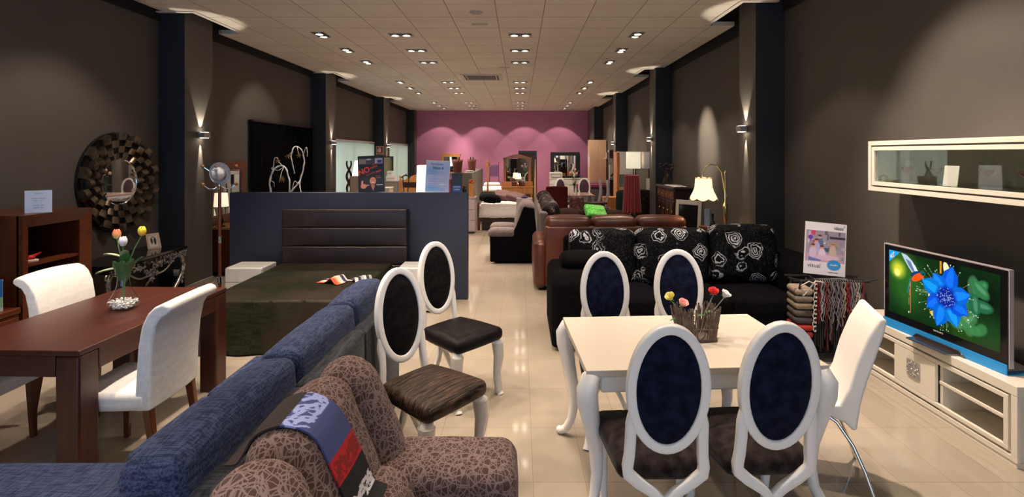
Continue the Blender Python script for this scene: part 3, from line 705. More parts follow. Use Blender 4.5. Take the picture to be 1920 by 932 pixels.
# ================================================================== glass vase, pebbles, tulips
t = thing('tulip_vase', 'clear bell-shaped glass vase of pebbles on the mahogany table', 'vase', (-2.655, 3.50, .7605))
out = [(.001, .0), (.045, .001), (.075, .010), (.092, .035), (.088, .060), (.062, .10), (.040, .15), (.034, .20), (.038, .245), (.055, .285)]
inn = [(.051, .284), (.034, .243), (.030, .20), (.036, .15), (.058, .102), (.083, .062), (.087, .037), (.071, .014), (.043, .007), (.001, .006)]
k = mat('clear_glass', (.96, .98, .97), .01, trans=1, ior=1.45)
mb = MB(); mb.lathe(out, n=36, cap=False); mb.build('glass_body', m_glass, t)
tp = tag(MB().build('x', m_white), 'x', 'x'); bpy.data.objects.remove(tp)
mb = MB(); random.seed(3)
for i in range(260):
    z = random.uniform(.008, .058); rm = .078 if z > .02 else .062; r = rm*math.sqrt(random.random()); a = random.uniform(0, 2*PI); q = random.uniform(.006, .010)
    mb.ball((r*math.cos(a)-2.655, r*math.sin(a)+3.50, z+.764), (q, q*random.uniform(.7, 1), q*.6), 7, 5)
o = mb.build('pebbles', mat('white_pebbles', (.62, .60, .60), .4, var=(60, (.85, .83, .82), 2))); o['kind'] = 'stuff'; tag(o, 'white decorative pebbles filling the bottom of the tulip vase', 'pebbles')
def tulip(label, head, c1, c2, lv, rz=0):
    t = thing('tulip', label, 'flower', (-2.655, 3.50, .815), group='tulips in the glass vase'); h = Vector(head)
    mb = MB(); mb.sweep([(0, 0, 0), (h.x*.12, h.y*.12, h.z*.45), (h.x*.6, h.y*.6, h.z*.8), tuple(h)], .0035, n=8); mb.build('stem', m_stem, t)
    mb = MB(); 
    for i in range(6):
        a0 = 2*PI*i/6+rz; ro = .024 if i % 2 else .021
        def f(a, b, a0=a0, ro=ro):
            an = a0+(a-.5)*1.55*(1-.75*b**3); rr = ro*math.sin(PI*(.13+.72*b))**.8; return (h.x+rr*math.cos(an), h.y+rr*math.sin(an), h.z-.004+.062*b)
        mb.grid(f, 5, 7)
    k = NB('tulip_petal'); tc = k.n('ShaderNodeTexCoord'); s_ = k.n('ShaderNodeSeparateXYZ'); k.l(tc.outputs['Generated'], s_.inputs[0]); k.base(k.ramp(s_.outputs[2], [(.1, c1), (.75, c2)])); k.b.inputs['Roughness'].default_value = .5
    mb.build('bloom', k.m, t, solid=.0015)
    mb = MB()
    for (d, L, wd, z0, mm) in lv: leaf(mb, (0, 0, z0), d, L, wd, .3, .25)
    mb.build('leaves', lv[0][4], t)
tulip('peach orange tulip on the left of the glass vase', (-.045, 0, .42), (.75, .55, .25), (.85, .22, .10), (((-.7, -.4, .1), .15, .040, .21, m_leafp), ((-.45, -.3, .35), .13, .036, .28, 0), ((.3, -.3, .5), .10, .03, .29, 0)))
tulip('white tulip standing in the middle of the glass vase', (.012, -.02, .375), (.62, .60, .72), (.80, .78, .86), (((.22, -.35, 1), .27, .046, .10, m_leaf), ((-.12, .1, 1), .26, .042, .10, 0), ((.0, -.4, .9), .24, .046, .12, 0)))
tulip('yellow tulip on the right of the glass vase', (.125, .0, .44), (.80, .40, .03), (.75, .72, .05), (((.45, -.2, 1), .26, .044, .12, m_leaf), ((.6, .1, .9), .22, .042, .16, 0), ((.35, -.3, 1), .2, .04, .2, 0)), .4)

# ================================================================== bookcase, low cabinet, card, red ornament
t = thing('bookcase', 'dark mahogany bookcase with a wide splayed frame standing by the left wall', 'bookcase', (-4.2, 4.43, 0), PI/2)
# local x -> world +Y ; local -y -> world +X
W_, H_ = .66, 1.31
mb = MB(); mb.span(-.33, -.30, -.27, .35, 0, H_); mb.span(.30, .33, -.27, .35, 0, H_); mb.span(-.30, .30, -.27, .35, H_-.03, H_); mb.span(-.30, .30, .33, .35, 0, H_-.03); mb.span(-.30, .30, -.27, .33, 0, .06)
mb.build('carcass', m_ma_z, t, bevel=.003)
mb = MB(); a = .33; b = .245; yo, yi = -.30, -.262
for s in (-1, 1):   # mitred splayed frame
    mb.add([(s*a, yo, .0), (s*a, yo, H_), (s*b, yi, H_-.10), (s*b, yi, .10), (s*a, -.25, 0), (s*a, -.25, H_), (s*b, -.25, H_-.10), (s*b, -.25, .10)], [(0, 1, 2, 3), (4, 7, 6, 5), (0, 4, 5, 1), (2, 6, 7, 3), (1, 5, 6, 2), (0, 3, 7, 4)])
for z0, z1 in ((H_, H_-.10), (0, .10)):
    mb.add([(-a, yo, z0), (a, yo, z0), (b, yi, z1), (-b, yi, z1), (-a, -.25, z0), (a, -.25, z0), (b, -.25, z1), (-b, -.25, z1)], [(0, 1, 2, 3), (4, 7, 6, 5), (0, 4, 5, 1), (2, 6, 7, 3), (1, 5, 6, 2), (0, 3, 7, 4)])
mb.build('bevelled_frame', m_ma_y, t, smooth=False)
for z in (.50, .90):
    mb = MB(); mb.span(-.298, .298, -.245, .32, z-.012, z+.012); mb.build('shelf', m_ma_x, t, bevel=.002)
t = thing('low_cabinet', 'low dark mahogany cabinet with a slanted corner beside the tall bookcase', 'cabinet', (-4.2, 3.68, 0), PI/2)
mb = MB(); mb.span(-.40, .40, -.29, .35, .04, .55); mb.span(-.36, .36, -.25, .35, 0, .04); mb.build('carcass', m_ma_z, t, bevel=.003)
mb = MB(); mb.span(-.41, .41, -.30, .36, .552, .60); mb.build('cabinet_top', m_ma_y, t, bevel=.012)
for s in (-1, 1):
    mb = MB(); mb.span(min(0, s*.385)+.004, max(0, s*.385)-.004, -.308, -.2905, .07, .53); o = mb.build('door', m_ma_z, t, bevel=.004)
    mb = MB(); mb.ball((s*.05, -.32, .33), .012); mb.build('knob', m_brass, o)
t = thing('standing_picture', 'blue and green picture card standing at the left edge on the low cabinet', 'picture', (-4.0, 3.93, .601), math.radians(35))
picture('printed_face', .16, .24, lambda u, v: Cv(u, v, (.55, .75, .55)).rect(0, .45, 1, 1, (.08, .45, .75)).ell(.6, .6, .2, .15, (.9, .9, .9)).rect(0, .0, 1, .12, (.85, .85, .8)).c, 20, 30, t)
mb = MB(); mb.span(-.08, .08, .001, .012, 0, .24); mb.build('backing', m_white, t, smooth=False)
def card(label, cat, loc, rz, wd, ht, lines, name='price_card'):
    t = thing(name, label, cat, loc, rz)
    mb = MB(); mb.box((0, .003, ht/2), (wd, .004, ht)); mb.box((0, .02, .002), (wd, .06, .004)); mb.build('card_holder', mat('acrylic_white', (.82, .80, .84), .2), t, bevel=.001)
    for i, s in enumerate(lines): text(s, ht*.085, t, (0, .0, ht*(.86-.105*i)), (PI/2, 0, 0), mat('grey_ink', (.25, .25, .28), .6), ext=.0004)
    return t
card('white price card standing on top of the tall bookcase', 'sign', (-3.98, 4.32, 1.3105), math.radians(35), .17, .185, ['Libreria', '', 'madera cerezo', 'alto  131', '', 'ancho  66', 'fondo  60'])
t = thing('red_model_ornament', 'small glossy red model ornament on the bookcase shelf', 'ornament', (-4.0, 4.26, .9125), math.radians(60))
mb = MB(); mb.rbox((0, 0, .012), (.11, .05, .022), r=.006, n=2); mb.build('base', mat('cream_plastic', (.75, .60, .5), .4), t)
mb = MB(); mb.rbox((-.01, 0, .038), (.09, .045, .028), r=.01, n=2); mb.sweep([(.0, 0, .045), (.04, 0, .055), (.075, -.01, .075)], [.012, .011, .004], n=8); mb.build('body', mat('gloss_red', (.55, .01, .01), .2), t)

# ================================================================== round mirror and baroque console on the left wall
t = thing('round_wall_mirror', 'round wall mirror framed with rings of dark bronze scales', 'mirror', (XL+.001, 6.04, 1.475), PI/2)
mb = MB(); mb.lathe([(.001, 0), (.30, 0), (.30, .02), (.57, .03), (.57, .0)], n=48, M=Matrix.Rotation(PI/2, 4, 'X')); mb.build('backing', m_blackp, t)
mb = MB(); random.seed(8)
rings = [(.300, 28), (.372, 28), (.446, 28), (.522, 28)]
for ri, (r, cnt) in enumerate(rings):
    for i in range(cnt):
        if (i+ri) % 2: continue
        a = 2*PI*i/cnt; wd = 2*PI*r/cnt*1.0; ht = .074+.002*ri
        vs = []; K = 6
        for j in range(K+1):
            e = j/K-.5; bulge = .030*math.cos(e*PI); lift = .055+.010*ri
            for s in (-.5, .5): vs.append((e*wd*1.05, s*ht, lift+bulge+s*.012))
        vs += [(v[0], v[1], .03) for v in vs]
        n2 = 2*(K+1); fs = []
        for j in range(K): fs += [(2*j, 2*j+1, 2*j+3, 2*j+2), (2*j, 2*j+2, n2+2*j+2, n2+2*j), (2*j+1, n2+2*j+1, n2+2*j+3, 2*j+3)]
        fs += [(0, n2, n2+1, 1), (2*K, 2*K+1, n2+2*K+1, n2+2*K)]
        T = Matrix.Rotation(PI/2, 4, 'X') @ Matrix.Rotation(a-PI/2, 4, 'Z') @ Matrix.Translation((0, r, 0))
        mb.add(vs, fs, T)
mb.build('scale_frame', mat('dark_bronze', (.075, .052, .036), .30, .75, var=(9, (.19, .145, .105), 3)), t)
mb = MB(); mb.lathe([(.28, .032), (.56, .032)], n=64, cap=False, M=Matrix.Rotation(PI/2, 4, 'X'))
for ri, (r, cnt) in enumerate(rings):
    for i in range(cnt):
        if not (i+ri) % 2: continue
        a = 2*PI*i/cnt; wd = 2*PI*r/cnt*.9
        mb.box((0, r, .045), (wd, .055, .02), M=Matrix.Rotation(PI/2, 4, 'X') @ Matrix.Rotation(a-PI/2, 4, 'Z'))
mb.build('recessed_scales', mat('black_bronze', (.012, .010, .010), .3, .5), t)
mb = MB(); mb.lathe([(.001, .04), (.262, .04)], n=64, cap=False, M=Matrix.Rotation(PI/2, 4, 'X')); mb.build('glass', m_mirror, t)
mb = MB(); mb.sweep([(.266*math.cos(2*PI*i/60), -.045, .266*math.sin(2*PI*i/60)) for i in range(60)], .008, n=8, closed=True); mb.build('bead_ring', m_chrome, t)

m_pewter = mat('antique_pewter', (.22, .21, .21), .25, .85, var=(25, (.55, .52, .50), 3))
t = thing('baroque_console_table', 'black-topped console table with carved pewter scrollwork under the round mirror', 'console table', (-4.40, 5.93, 0), PI/2)
# local x in world Y (5.3..6.55), local -y toward the room
mb = MB(); mb.span(-.62, .62, -.235, .255, .615, .65); mb.build('table_top', m_blackg, t, bevel=.008)
mb = MB(); mb.span(-.60, .60, -.205, .25, .56, .614); mb.build('frieze', m_blackp, t, bevel=.004)
random.seed(11); mb = MB()
for i in range(130):
    x = random.uniform(-.58, .58); dip = .055+.10*math.exp(-(x/.16)**2)+.02*math.cos(x*20); z = .60-random.random()*dip*1.3; r0 = random.uniform(.014, .036); sgn = random.choice((-1, 1)); ph = random.uniform(0, 2*PI)
    pts = []; sec = []
    for j in range(13): q = j/12; a = ph+sgn*q*4.6; r = r0*(1-.82*q); pts.append((x+r*math.cos(a), -.215-.03*q, z+r*math.sin(a))); sec.append(.0062*(1-.45*q))
    mb.sweep(pts, sec, n=6); mb.ball(pts[-1], .0085, 8, 6)
for s in (-1, 1):
    pts = [(s*.60*q, -.222, .50-.055*math.cos(q*PI)-.04*(1-q)+.02*math.cos(q*9)) for q in [j/24 for j in range(25)]]; mb.sweep(pts, [.012-.004*(j/24) for j in range(25)], n=8)
mb.build('carved_apron', m_pewter, t)
for s in (-1, 1):
    for yy in (-.19, .18):
        mb = MB(); pts = []; sec = []
        for j in range(25):
            q = j/24; z = .58*(1-q)+.03*q; x = s*(.50+.13*math.sin(q*PI*1.15+.35)-.10*q); pts.append((x, yy, z)); sec.append((.030*(1-.35*q), .022))
        mb.sweep(pts, sec, N=(0, 1, 0), n=10, sq=.7)
        for (cx_, cz_, rr) in ((s*.60, .52, .045), (s*.44, .06, .042)):
            mb.sweep([(cx_+rr*(1-j/16*.8)*math.cos(j/16*6), yy, cz_+rr*(1-j/16*.8)*math.sin(j/16*6)) for j in range(17)], [.014*(1-j/26) for j in range(17)], n=8)
        for j in range(5): mb.ball((s*(.60-.012*j), yy-.02, .42-.05*j), (.016, .012, .026), 8, 6)
        mb.build('leg', m_pewter, t)
t = thing('photo_frame', 'pale photo frame leaning back on the black console table', 'photo frame', (-4.42, 6.33, .6505), math.radians(62))
T = Matrix.Rotation(math.radians(-20), 4, 'X')
mb = MB(); 
for (x0, x1, z0, z1) in ((-.075, -.05, 0, .19), (.05, .075, 0, .19), (-.05, .05, 0, .025), (-.05, .05, .165, .19)): mb.span(x0, x1, 0, .014, z0, z1, M=T)
mb.build('frame_border', mat('champagne_frame', (.62, .50, .42), .35, .3), t, bevel=.002)
picture('photograph', .10, .14, lambda u, v: Cv(u, v, (.85, .82, .8)).ell(.32, .55, .13, .3, (.2, .17, .16), .3).ell(.68, .5, .14, .33, (.15, .13, .13), .3).ell(.32, .82, .07, .08, (.7, .6, .55), .2).ell(.68, .82, .07, .08, (.7, .6, .55), .2).c, 24, 30, t, M=T @ Matrix.Translation((0, .005, .025)))
mb = MB(); mb.sweep([(0, .05, .14), (0, .12, .003)], (.015, .002), N=(0, 1, 0), n=4); mb.build('easel_strut', m_blackp, t)
mb = MB(); mb.box((-4.43, 6.748, .26), (.085, .008, .085)); mb.box((-4.43, 6.742, .26), (.045, .006, .045)); o = mb.build('wall_socket', mat('socket_plastic', (.45, .44, .44), .4), bevel=.002); tag(o, 'pale wall socket low on the navy pillar behind the console table', 'socket')

# ================================================================== coat stand with hat
t = thing('coat_stand', 'slim wooden coat stand with curved chrome arms and wooden knobs', 'coat stand', (-3.16, 5.5, 0))
m_knob = mat('knob_wood', (.22, .09, .03), .3, coat=.4)
mb = MB(); mb.tube((0, 0, .02), (0, 0, 1.50), .016, n=14); mb.build('pole', m_ma_z, t)
mb = MB(); mb.tube((0, 0, .44), (0, 0, .50), .021, n=14); mb.tube((0, 0, .86), (0, 0, .93), .021, n=14); mb.tube((0, 0, 1.44), (0, 0, 1.58), .022, n=14); mb.build('metal_collar', m_chrome, t)
mb = MB(); mb.lathe([(.19, 0), (.19, .012), (.17, .022), (.03, .03), (.02, .06)], n=28); mb.build('foot_plate', m_chrome, t)
for i in range(4):
    a = PI/4*0+PI/2*i+.35; c_, s_ = math.cos(a), math.sin(a)
    mb = MB(); mb.sweep([(0, 0, 1.47), (.05*c_, .05*s_, 1.43), (.10*c_, .10*s_, 1.43), (.15*c_, .15*s_, 1.47)], .006, n=8); o = mb.build('lower_arm', m_chrome, t)
    mb = MB(); mb.ball((.155*c_, .155*s_, 1.478), .019); mb.build('knob', m_knob, o)
    mb = MB(); mb.sweep([(0, 0, 1.56), (.05*c_, .05*s_, 1.58), (.11*c_, .11*s_, 1.63), (.15*c_, .15*s_, 1.66)], .006, n=8); o = mb.build('upper_arm', m_chrome, t)
    mb = MB(); mb.ball((.155*c_, .155*s_, 1.666), .019); mb.build('knob', m_knob, o)
t = thing('straw_hat', 'silvery woven hat hung on the coat stand', 'hat', (-3.075, 5.36, 1.595))
T = Matrix.Rotation(PI/2+.12, 4, 'X')
m_hat = mat('silver_weave', (.42, .43, .46), .45, .2, var=(70, (.62, .64, .68), 3), bump=(200, .8))
mb = MB(); mb.lathe([(.055, .075), (.062, .05), (.066, 0), (.085, -.012), (.105, -.004), (.112, .004), (.104, .001), (.08, -.007), (.06, .004)], n=36, M=T, sx=1, sy=1.05, cap=False); mb.build('brim', m_hat, t)
mb = MB(); mb.ball((0, 0, .045), (.066, .072, .055), 24, 12, M=T, fn=lambda p: (p[0], p[1], p[2]-.028*math.exp(-(p[0]/.018)**2)*(1 if p[2] > .06 else 0))); mb.build('crown', m_hat, t)
mb = MB(); mb.lathe([(.069, .005), (.069, .028)], n=30, M=T, sy=1.06, cap=False); mb.build('hat_band', mat('hat_band', (.16, .15, .17), .5), t)

# ================================================================== bed with leather headboard
t = thing('headboard', 'tall brown leather headboard padded in horizontal bands against the partition', 'headboard', (-2.125, 6.39, 0))
mb = MB(); mb.span(-.755, .755, -.005, .045, 0, 1.12); mb.build('backing_board', m_brownleather, t, bevel=.004)
for i, (z0, z1) in enumerate(((.905, 1.13), (.68, .903), (.455, .678), (.23, .453))):
    mb = MB(); 
    mb.rbox((0, -.038, (z0+z1)/2), (1.515, .066, z1-z0), r=.018, n=10, puff=(0, .010, 0)); mb.build('padded_band', m_brownleather, t)
m_cover = fabric('green_brown_bedcover', (.010, .012, .007), (.024, .027, .014), 90, .5, .0, .2, spec=.12, big=(2.0, (.034, .024, .020)))
t = thing('double_bed', 'double bed under a dark brown-green draped bedspread', 'bed', (-2.22, 5.52, 0))
mb = MB(); mb.rbox((0, -.02, .30), (1.28, 1.56, .30), r=.04, n=3); mb.build('mattress', m_blackfab, t)
mb = MB(); mb.span(-.60, .60, -.76, .74, .02, .15); mb.build('bed_base', m_blackp, t, bevel=.005)
mb = MB(); hw, y0_, y1_ = .665, -.82, .80
def cov(a, b):
    # top plus skirts on three sides; a across, b from head to foot
    A_ = a*2-1; tot = hw+.46; x = A_*tot; bl = b*(y1_-y0_+.46); y = y1_-bl
    dx = max(0, abs(x)-hw); dy = max(0, y0_-y); z = .475
    fx_ = 1 if x > 0 else -1
    if dx > 0 or dy > 0:
        d = max(dx, dy); z = .475-d; X_ = fx_*(hw+ .34*min(dx, .46)) if dx > 0 else x; Y_ = y0_-.13*dy if dy > 0 else y
        wv = .014*math.sin((x if dy > dx else y)*16)+.02*noise.noise(Vector((x*3, y*3, 0)))
        if dx > 0: X_ += fx_*wv*dx*2.5
        if dy > 0: Y_ -= wv*dy*2.5+.015*dy
        if dx > 0 and dy > 0: z = .475-max(dx, dy)+.0; X_ = fx_*(hw+.20*min(dx, dy)+.24*dx); Y_ = y0_-.20*min(dx, dy)-.04*dy
        return (X_, Y_, max(.012, z))
    return (x, y, z+.006*noise.noise(Vector((x*5, y*5, 1)))+.006*noise.noise(Vector((x*1.7, y*1.7, 3))))
mb.grid(cov, 90, 90); mb.build('bedspread', m_cover, t, angle=80)
def nightstand(label, x):
    t = thing('bedside_cabinet', label, 'bedside cabinet', (x, 6.07, 0), group='white bedside cabinets')
    mb = MB(); mb.span(-.21, .21, -.16, .18, .02, .51); mb.build('carcass', m_white, t, bevel=.012)
    for z0, z1 in ((.03, .185), (.19, .345), (.35, .50)):
        mb = MB(); mb.span(-.205, .205, -.176, -.1605, z0, z1); mb.build('drawer_front', m_white, t, bevel=.003)
nightstand('white bedside cabinet between the coat stand and the bed', -3.12)
nightstand('white bedside cabinet behind the bed, on the side of the oval-back chairs', -1.17)
# striped fabric fans lying on the bed
def fan(label, loc, rz, cols, n_):
    t = thing('striped_cloth_fan', label, 'cloth', loc, rz, 'striped cloths lying on the bed')
    for i in range(n_):
        mb = MB(); y = -.085+.17*i/n_
        def f(a, b, y=y): 
            x = (a-.5)*.26; return (x+.02*b, y+.03*b+.02*math.sin(a*PI), .004+.058*math.exp(-((a-.62)/.17)**2)*(1-.35*abs(y)*5)+.004*i/n_)
        mb.grid(f, 22, 3); mb.build('stripe', mat('stripe_%d_%d_%d' % tuple(int(q*99) for q in cols[i]), cols[i], .8), t, solid=.004)
Wc, Bk, Rd, Gy, Nv, Yl = (.72, .62, .60), (.03, .02, .04), (.65, .07, .03), (.35, .36, .38), (.035, .03, .10), (.60, .55, .35)
fan('red, white and navy striped cloth fan lying on the bed', (-1.93, 5.36, .48), -.35, [Rd, (.75, .22, .12), Yl, Wc, Wc, Nv, Nv, Wc], 8)
fan('grey and white striped cloth beside the sofa end on the bed', (-1.66, 5.40, .48), -.9, [Wc, Bk, Gy, Wc, Bk, Gy], 6)

# ================================================================== blue sofa seen from behind
t = thing('blue_chaise_sofa', 'long blue-grey fabric sofa with chaise seen over its back', 'sofa', (-1.5, 2.5, 0)); B_ = lambda: MB(t)
for i, (a, b) in enumerate(((3.07, 3.70), (2.285, 3.065), (1.47, 2.28))):
    mb = B_(); mb.rbox((-1.045, (a+b)/2, .70), (.195, b-a, .44), r=.05, n=7, puff=(.012, 0, .022), rot=(0, math.radians(-5), 0), wob=.005, seed=i*9); mb.build('back_cushion', m_bluefab, t)
for i, (a, b) in enumerate(((2.93, 3.76), (2.22, 2.925), (1.50, 2.215))):
    mb = B_(); z1 = (.78, .80, .80)[i]; mb.rbox((-.915+.0*i, (a+b)/2, z1/2+.04), (.10, b-a, z1-.04), r=.026, n=5, puff=(.012, 0, 0)); mb.build('back_frame', m_greyfab, t)
mb = B_(); mb.span(-1.80, -.97, 1.45, 3.74, .06, .26); mb.span(-2.28, -1.80, 1.35, 2.30, .06, .26); mb.build('base', m_greyfab, t, bevel=.02)
for i, (a, b) in enumerate(((2.93, 3.50), (2.325, 2.925))):
    mb = B_(); mb.rbox((-1.45, (a+b)/2, .36), (.66, b-a, .20), r=.05, n=5, puff=(0, 0, .015)); mb.build('seat_cushion', m_bluefab, t)
mb = B_(); mb.rbox((-1.70, 1.80, .355), (1.22, 1.02, .20), r=.055, n=6, puff=(0, 0, .012)); mb.build('chaise_cushion', m_bluefab, t)
mb = B_(); mb.rbox((-1.22, 3.64, .33), (.56, .22, .58), r=.09, n=4); mb.build('armrest', m_greyfab, t)
mb = B_(); mb.rbox((-1.28, 1.76, .58), (.26, .80, .28), r=.10, n=5, puff=(.01, .0, .01), rot=(0, math.radians(-14), 0)); mb.build('lumbar_cushion', m_bluefab, t)

# ================================================================== brown patterned armchair
t = thing('patterned_armchair', 'brown armchair covered in scattered stick pattern backed onto the blue sofa', 'armchair', (-.45, 1.74, 0)); B_ = lambda: MB(t)
mb = B_(); mb.rbox((-.46, 1.76, .22), (.66, .80, .34), r=.05, n=4); mb.build('base', m_sticks, t)
mb = B_(); mb.rbox((-.30, 1.68, .44), (.60, .46, .20), r=.07, n=5, puff=(.02, 0, .02)); mb.build('seat_cushion', m_sticks, t)
for y in (2.06, 1.30):
    mb = B_(); mb.rbox((-.325, y, .355), (.62, .31, .54), r=.065, n=5, puff=(.01, 0, .006), wob=.004); mb.build('armrest', m_sticks, t)
mb = B_(); mb.rbox((-.645, 1.72, .72), (.20, .50, .54), r=.085, n=7, puff=(.03, .01, .02), rot=(0, math.radians(-20), 0), wob=.008, seed=3); mb.build('back_cushion', m_sticks, t)
mb = B_(); mb.rbox((-.47, 1.70, .56), (.17, .46, .24), r=.08, n=5, puff=(.02, 0, .01), rot=(0, math.radians(-22), 0), wob=.006, seed=5); mb.build('lumbar_roll', m_sticks, t)
for y, rz_ in ((2.075, .38), (1.335, -.30)):
    mb = B_(); mb.rbox((-.625, y, .70), (.23, .25, .56), r=.10, n=6, puff=(.02, .02, .02), rot=(0, math.radians(-19), rz_*.6), wob=.008, seed=y); mb.build('back_wing', m_sticks, t)
mb = B_(); mb.rbox((-.735, 1.72, .48), (.11, .86, .84), r=.045, n=4, rot=(0, math.radians(-7), 0)); mb.build('back_panel', m_sticks, t)
# strip of fabric samples over the backrest
t = thing('fabric_sample_strip', 'strip of blue, red and black fabric samples draped over the patterned armchair', 'fabric samples', (-.70, 1.55, .9))
def strip_col(u, v):
    c = Cv(u, v, (.02, .015, .02)); s_ = v
    for a, b, q in ((0, .27, (.13, .085, .09)), (.27, .40, (.22, .25, .45)), (.40, .58, (.20, .24, .42)), (.58, .72, (.62, .05, .08)), (.72, .84, (.015, .012, .025)), (.84, .95, (.08, .07, .08)), (.95, 1, (.02, .02, .02))): c.rect(-.1, a, 1.1, b, q)
    rnd = random.Random(4)
    for a, b, q in ((.27, .40, (.55, .60, .80)), (.84, .95, (.75, .74, .76)), (.60, .71, (.45, .02, .04))):
        for i in range(34):
            x = rnd.random(); y = rnd.uniform(a, b); an = rnd.uniform(0, PI); L = .11
            c2 = Cv(u, v, (0, 0, 0)); c2.seg(x-L*math.cos(an), y-L*.4*math.sin(an), x+L*math.cos(an), y+L*.4*math.sin(an), .012, (1, 1, 1)); m_ = c2.c[:, 0]*((v > a) & (v < b)); c.put(m_, q)
    return c.c
U, V = np.meshgrid(np.linspace(0, 1, 61), np.linspace(0, 1, 181)); u = U.ravel(); v = V.ravel(); col = strip_col(u, v); col = np.where(col <= .04045, col/12.92, ((col+.055)/1.055)**2.4)
from mathutils.bvhtree import BVHTree
AC = [o for o in COL.objects if o.name == 'patterned_armchair'][0]; bv = []; bf = []
for o in kids(AC):
    k0 = len(bv); bv += [q.co+AC.location for q in o.data.vertices]; bf += [tuple(i+k0 for i in p.vertices) for p in o.data.polygons]
tree = BVHTree.FromPolygons(bv, bf); C0 = Vector((-.86, 0, .58)); vs = []; last = None
for a, b in zip(u, v):
    an = math.radians(90-76*b); y = 1.52+.19*a+.05*b; o_ = Vector((C0.x, y, C0.z)); d = Vector((math.cos(an), 0, math.sin(an)))
    hit = tree.ray_cast(o_+d*1.2, -d)[0]; R_ = (hit-o_).length if hit else .3; vs.append([y, an, R_])
rad = np.array([q[2] for q in vs]).reshape(181, 61); kern = np.ones(9)/9
for _ in range(3):
    rad = np.maximum(rad, np.apply_along_axis(lambda r: np.convolve(np.pad(r, 4, 'edge'), kern, 'valid'), 0, rad)); rad = np.maximum(rad*.0+rad, np.apply_along_axis(lambda r: np.convolve(np.pad(r, 4, 'edge'), kern, 'valid'), 1, rad))
rad = rad.ravel()+.008
vs = [(C0.x+math.cos(q[1])*r-t.location.x, q[0]-t.location.y, C0.z+math.sin(q[1])*r-t.location.z) for q, r in zip(vs, rad)]
me = bpy.data.meshes.new('sample_cloth'); me.from_pydata(vs, [], [(j*61+i, j*61+i+1, (j+1)*61+i+1, (j+1)*61+i) for j in range(180) for i in range(60)])
at = me.color_attributes.new('Col', 'FLOAT_COLOR', 'POINT'); at.data.foreach_set('color', np.c_[col, np.ones(len(u))].astype(np.float32).ravel()); me.materials.append(m_print('print_cloth', .9, 0))
o = bpy.data.objects.new('sample_cloth', me); COL.objects.link(o); o.parent = t; md = o.modifiers.new('thickness', 'SOLIDIFY'); md.thickness = .006
# ================================================================== black rose-print sofa (faces the camera)
t = thing('rose_print_sofa', 'black fabric sofa with three white rose-print back cushions', 'sofa', (1.6, 5.2, 0)); B_ = lambda: MB(t)
mb = B_(); mb.rbox((1.62, 5.22, .20), (2.66, .96, .34), r=.04, n=4); mb.build('base', m_blackfab, t)
for i, (a, b) in enumerate(((.70, 1.32), (1.325, 1.94), (1.945, 2.55))):
    mb = B_(); mb.rbox(((a+b)/2, 5.08, .40), (b-a, .70, .17), r=.05, n=5, puff=(0, .01, .02)); mb.build('seat_cushion', m_blackfab, t)
for i, (a, b, zt, yy) in enumerate(((.52, 1.19, 1.00, 5.46), (1.20, 1.93, 1.01, 5.44), (1.95, 2.60, 1.055, 5.38))):
    mb = B_(); mb.rbox(((a+b)/2, yy, zt-.27), (b-a, .26, .55), r=.07, n=7, puff=(.01, .03, .015), rot=(math.radians(-9), 0, 0), wob=.010, seed=i*4); mb.build('back_cushion', m_roses, t)
mb = B_(); mb.rbox((1.62, 5.66, .48), (2.30, .16, .86), r=.05, n=5, rot=(math.radians(-4), 0, 0)); mb.build('back_frame', m_blackfab, t)
mb = B_(); mb.rbox((.47, 5.20, .36), (.36, .98, .62), r=.09, n=5, puff=(.01, .01, .01)); mb.build('armrest', m_blackfab, t)
mb = B_(); mb.rbox((2.78, 5.26, .42), (.40, .94, .72), r=.15, n=5, puff=(.01, .01, .02)); mb.build('armrest', m_blackfab, t)
for i, (x, z, y) in enumerate(((.60, .72, 5.06), (.52, .57, 4.98))):
    b_ = tag(MB().rbox((0, 0, 0), (.44, .24, .17), r=.082, n=5, puff=(.0, .01, .01), wob=.006, seed=i).build('bolster_cushion', mat('soft_black', (.006, .005, .006), .8, spec=.06), None), ('upper dark bolster cushion lying on the left arm of the rose-print sofa', 'lower dark bolster cushion under another on the rose-print sofa arm')[i], 'cushion', 'bolster cushions on the rose-print sofa')
    b_.location = (x, y, z+.05); b_.rotation_euler = (0, 0, math.radians(8))

# ================================================================== oxblood leather sofa, seen from behind
t = thing('red_leather_sofa', 'oxblood red leather sofa with padded headrests seen from behind', 'sofa', (1.3, 7.2, 0)); B_ = lambda: MB(t)
mb = B_(); mb.rbox((1.26, 6.90, .45), (1.86, .16, .80), r=.03, n=4, puff=(0, .01, 0)); mb.build('back_panel', m_redleather, t)
for i, (a, b) in enumerate(((.335, .945), (.95, 1.545), (1.55, 2.19))):
    mb = B_(); mb.rbox(((a+b)/2, 6.98, .88), (b-a, .30, .17), r=.075, n=6, puff=(0, .01, .02), wob=.008, seed=i*3); mb.build('headrest', m_redleather, t)
    mb = B_(); mb.rbox(((a+b)/2, 7.12, .62), (b-a, .22, .44), r=.07, n=4, puff=(0, .02, 0)); mb.build('back_cushion', m_redleather, t)
    mb = B_(); mb.rbox(((a+b)/2, 7.48, .38), (b-a, .62, .20), r=.06, n=4, puff=(0, 0, .02)); mb.build('seat_cushion', m_redleather, t)
mb = B_(); mb.rbox((1.26, 7.35, .18), (1.86, .85, .28), r=.03, n=3); mb.build('base', m_redleather, t)
for x in (.27, 2.26):
    mb = B_(); mb.rbox((x, 7.32, .34), (.17, .96, .62), r=.07, n=4, puff=(.02, .02, .02)); mb.build('armrest', m_redleather, t)

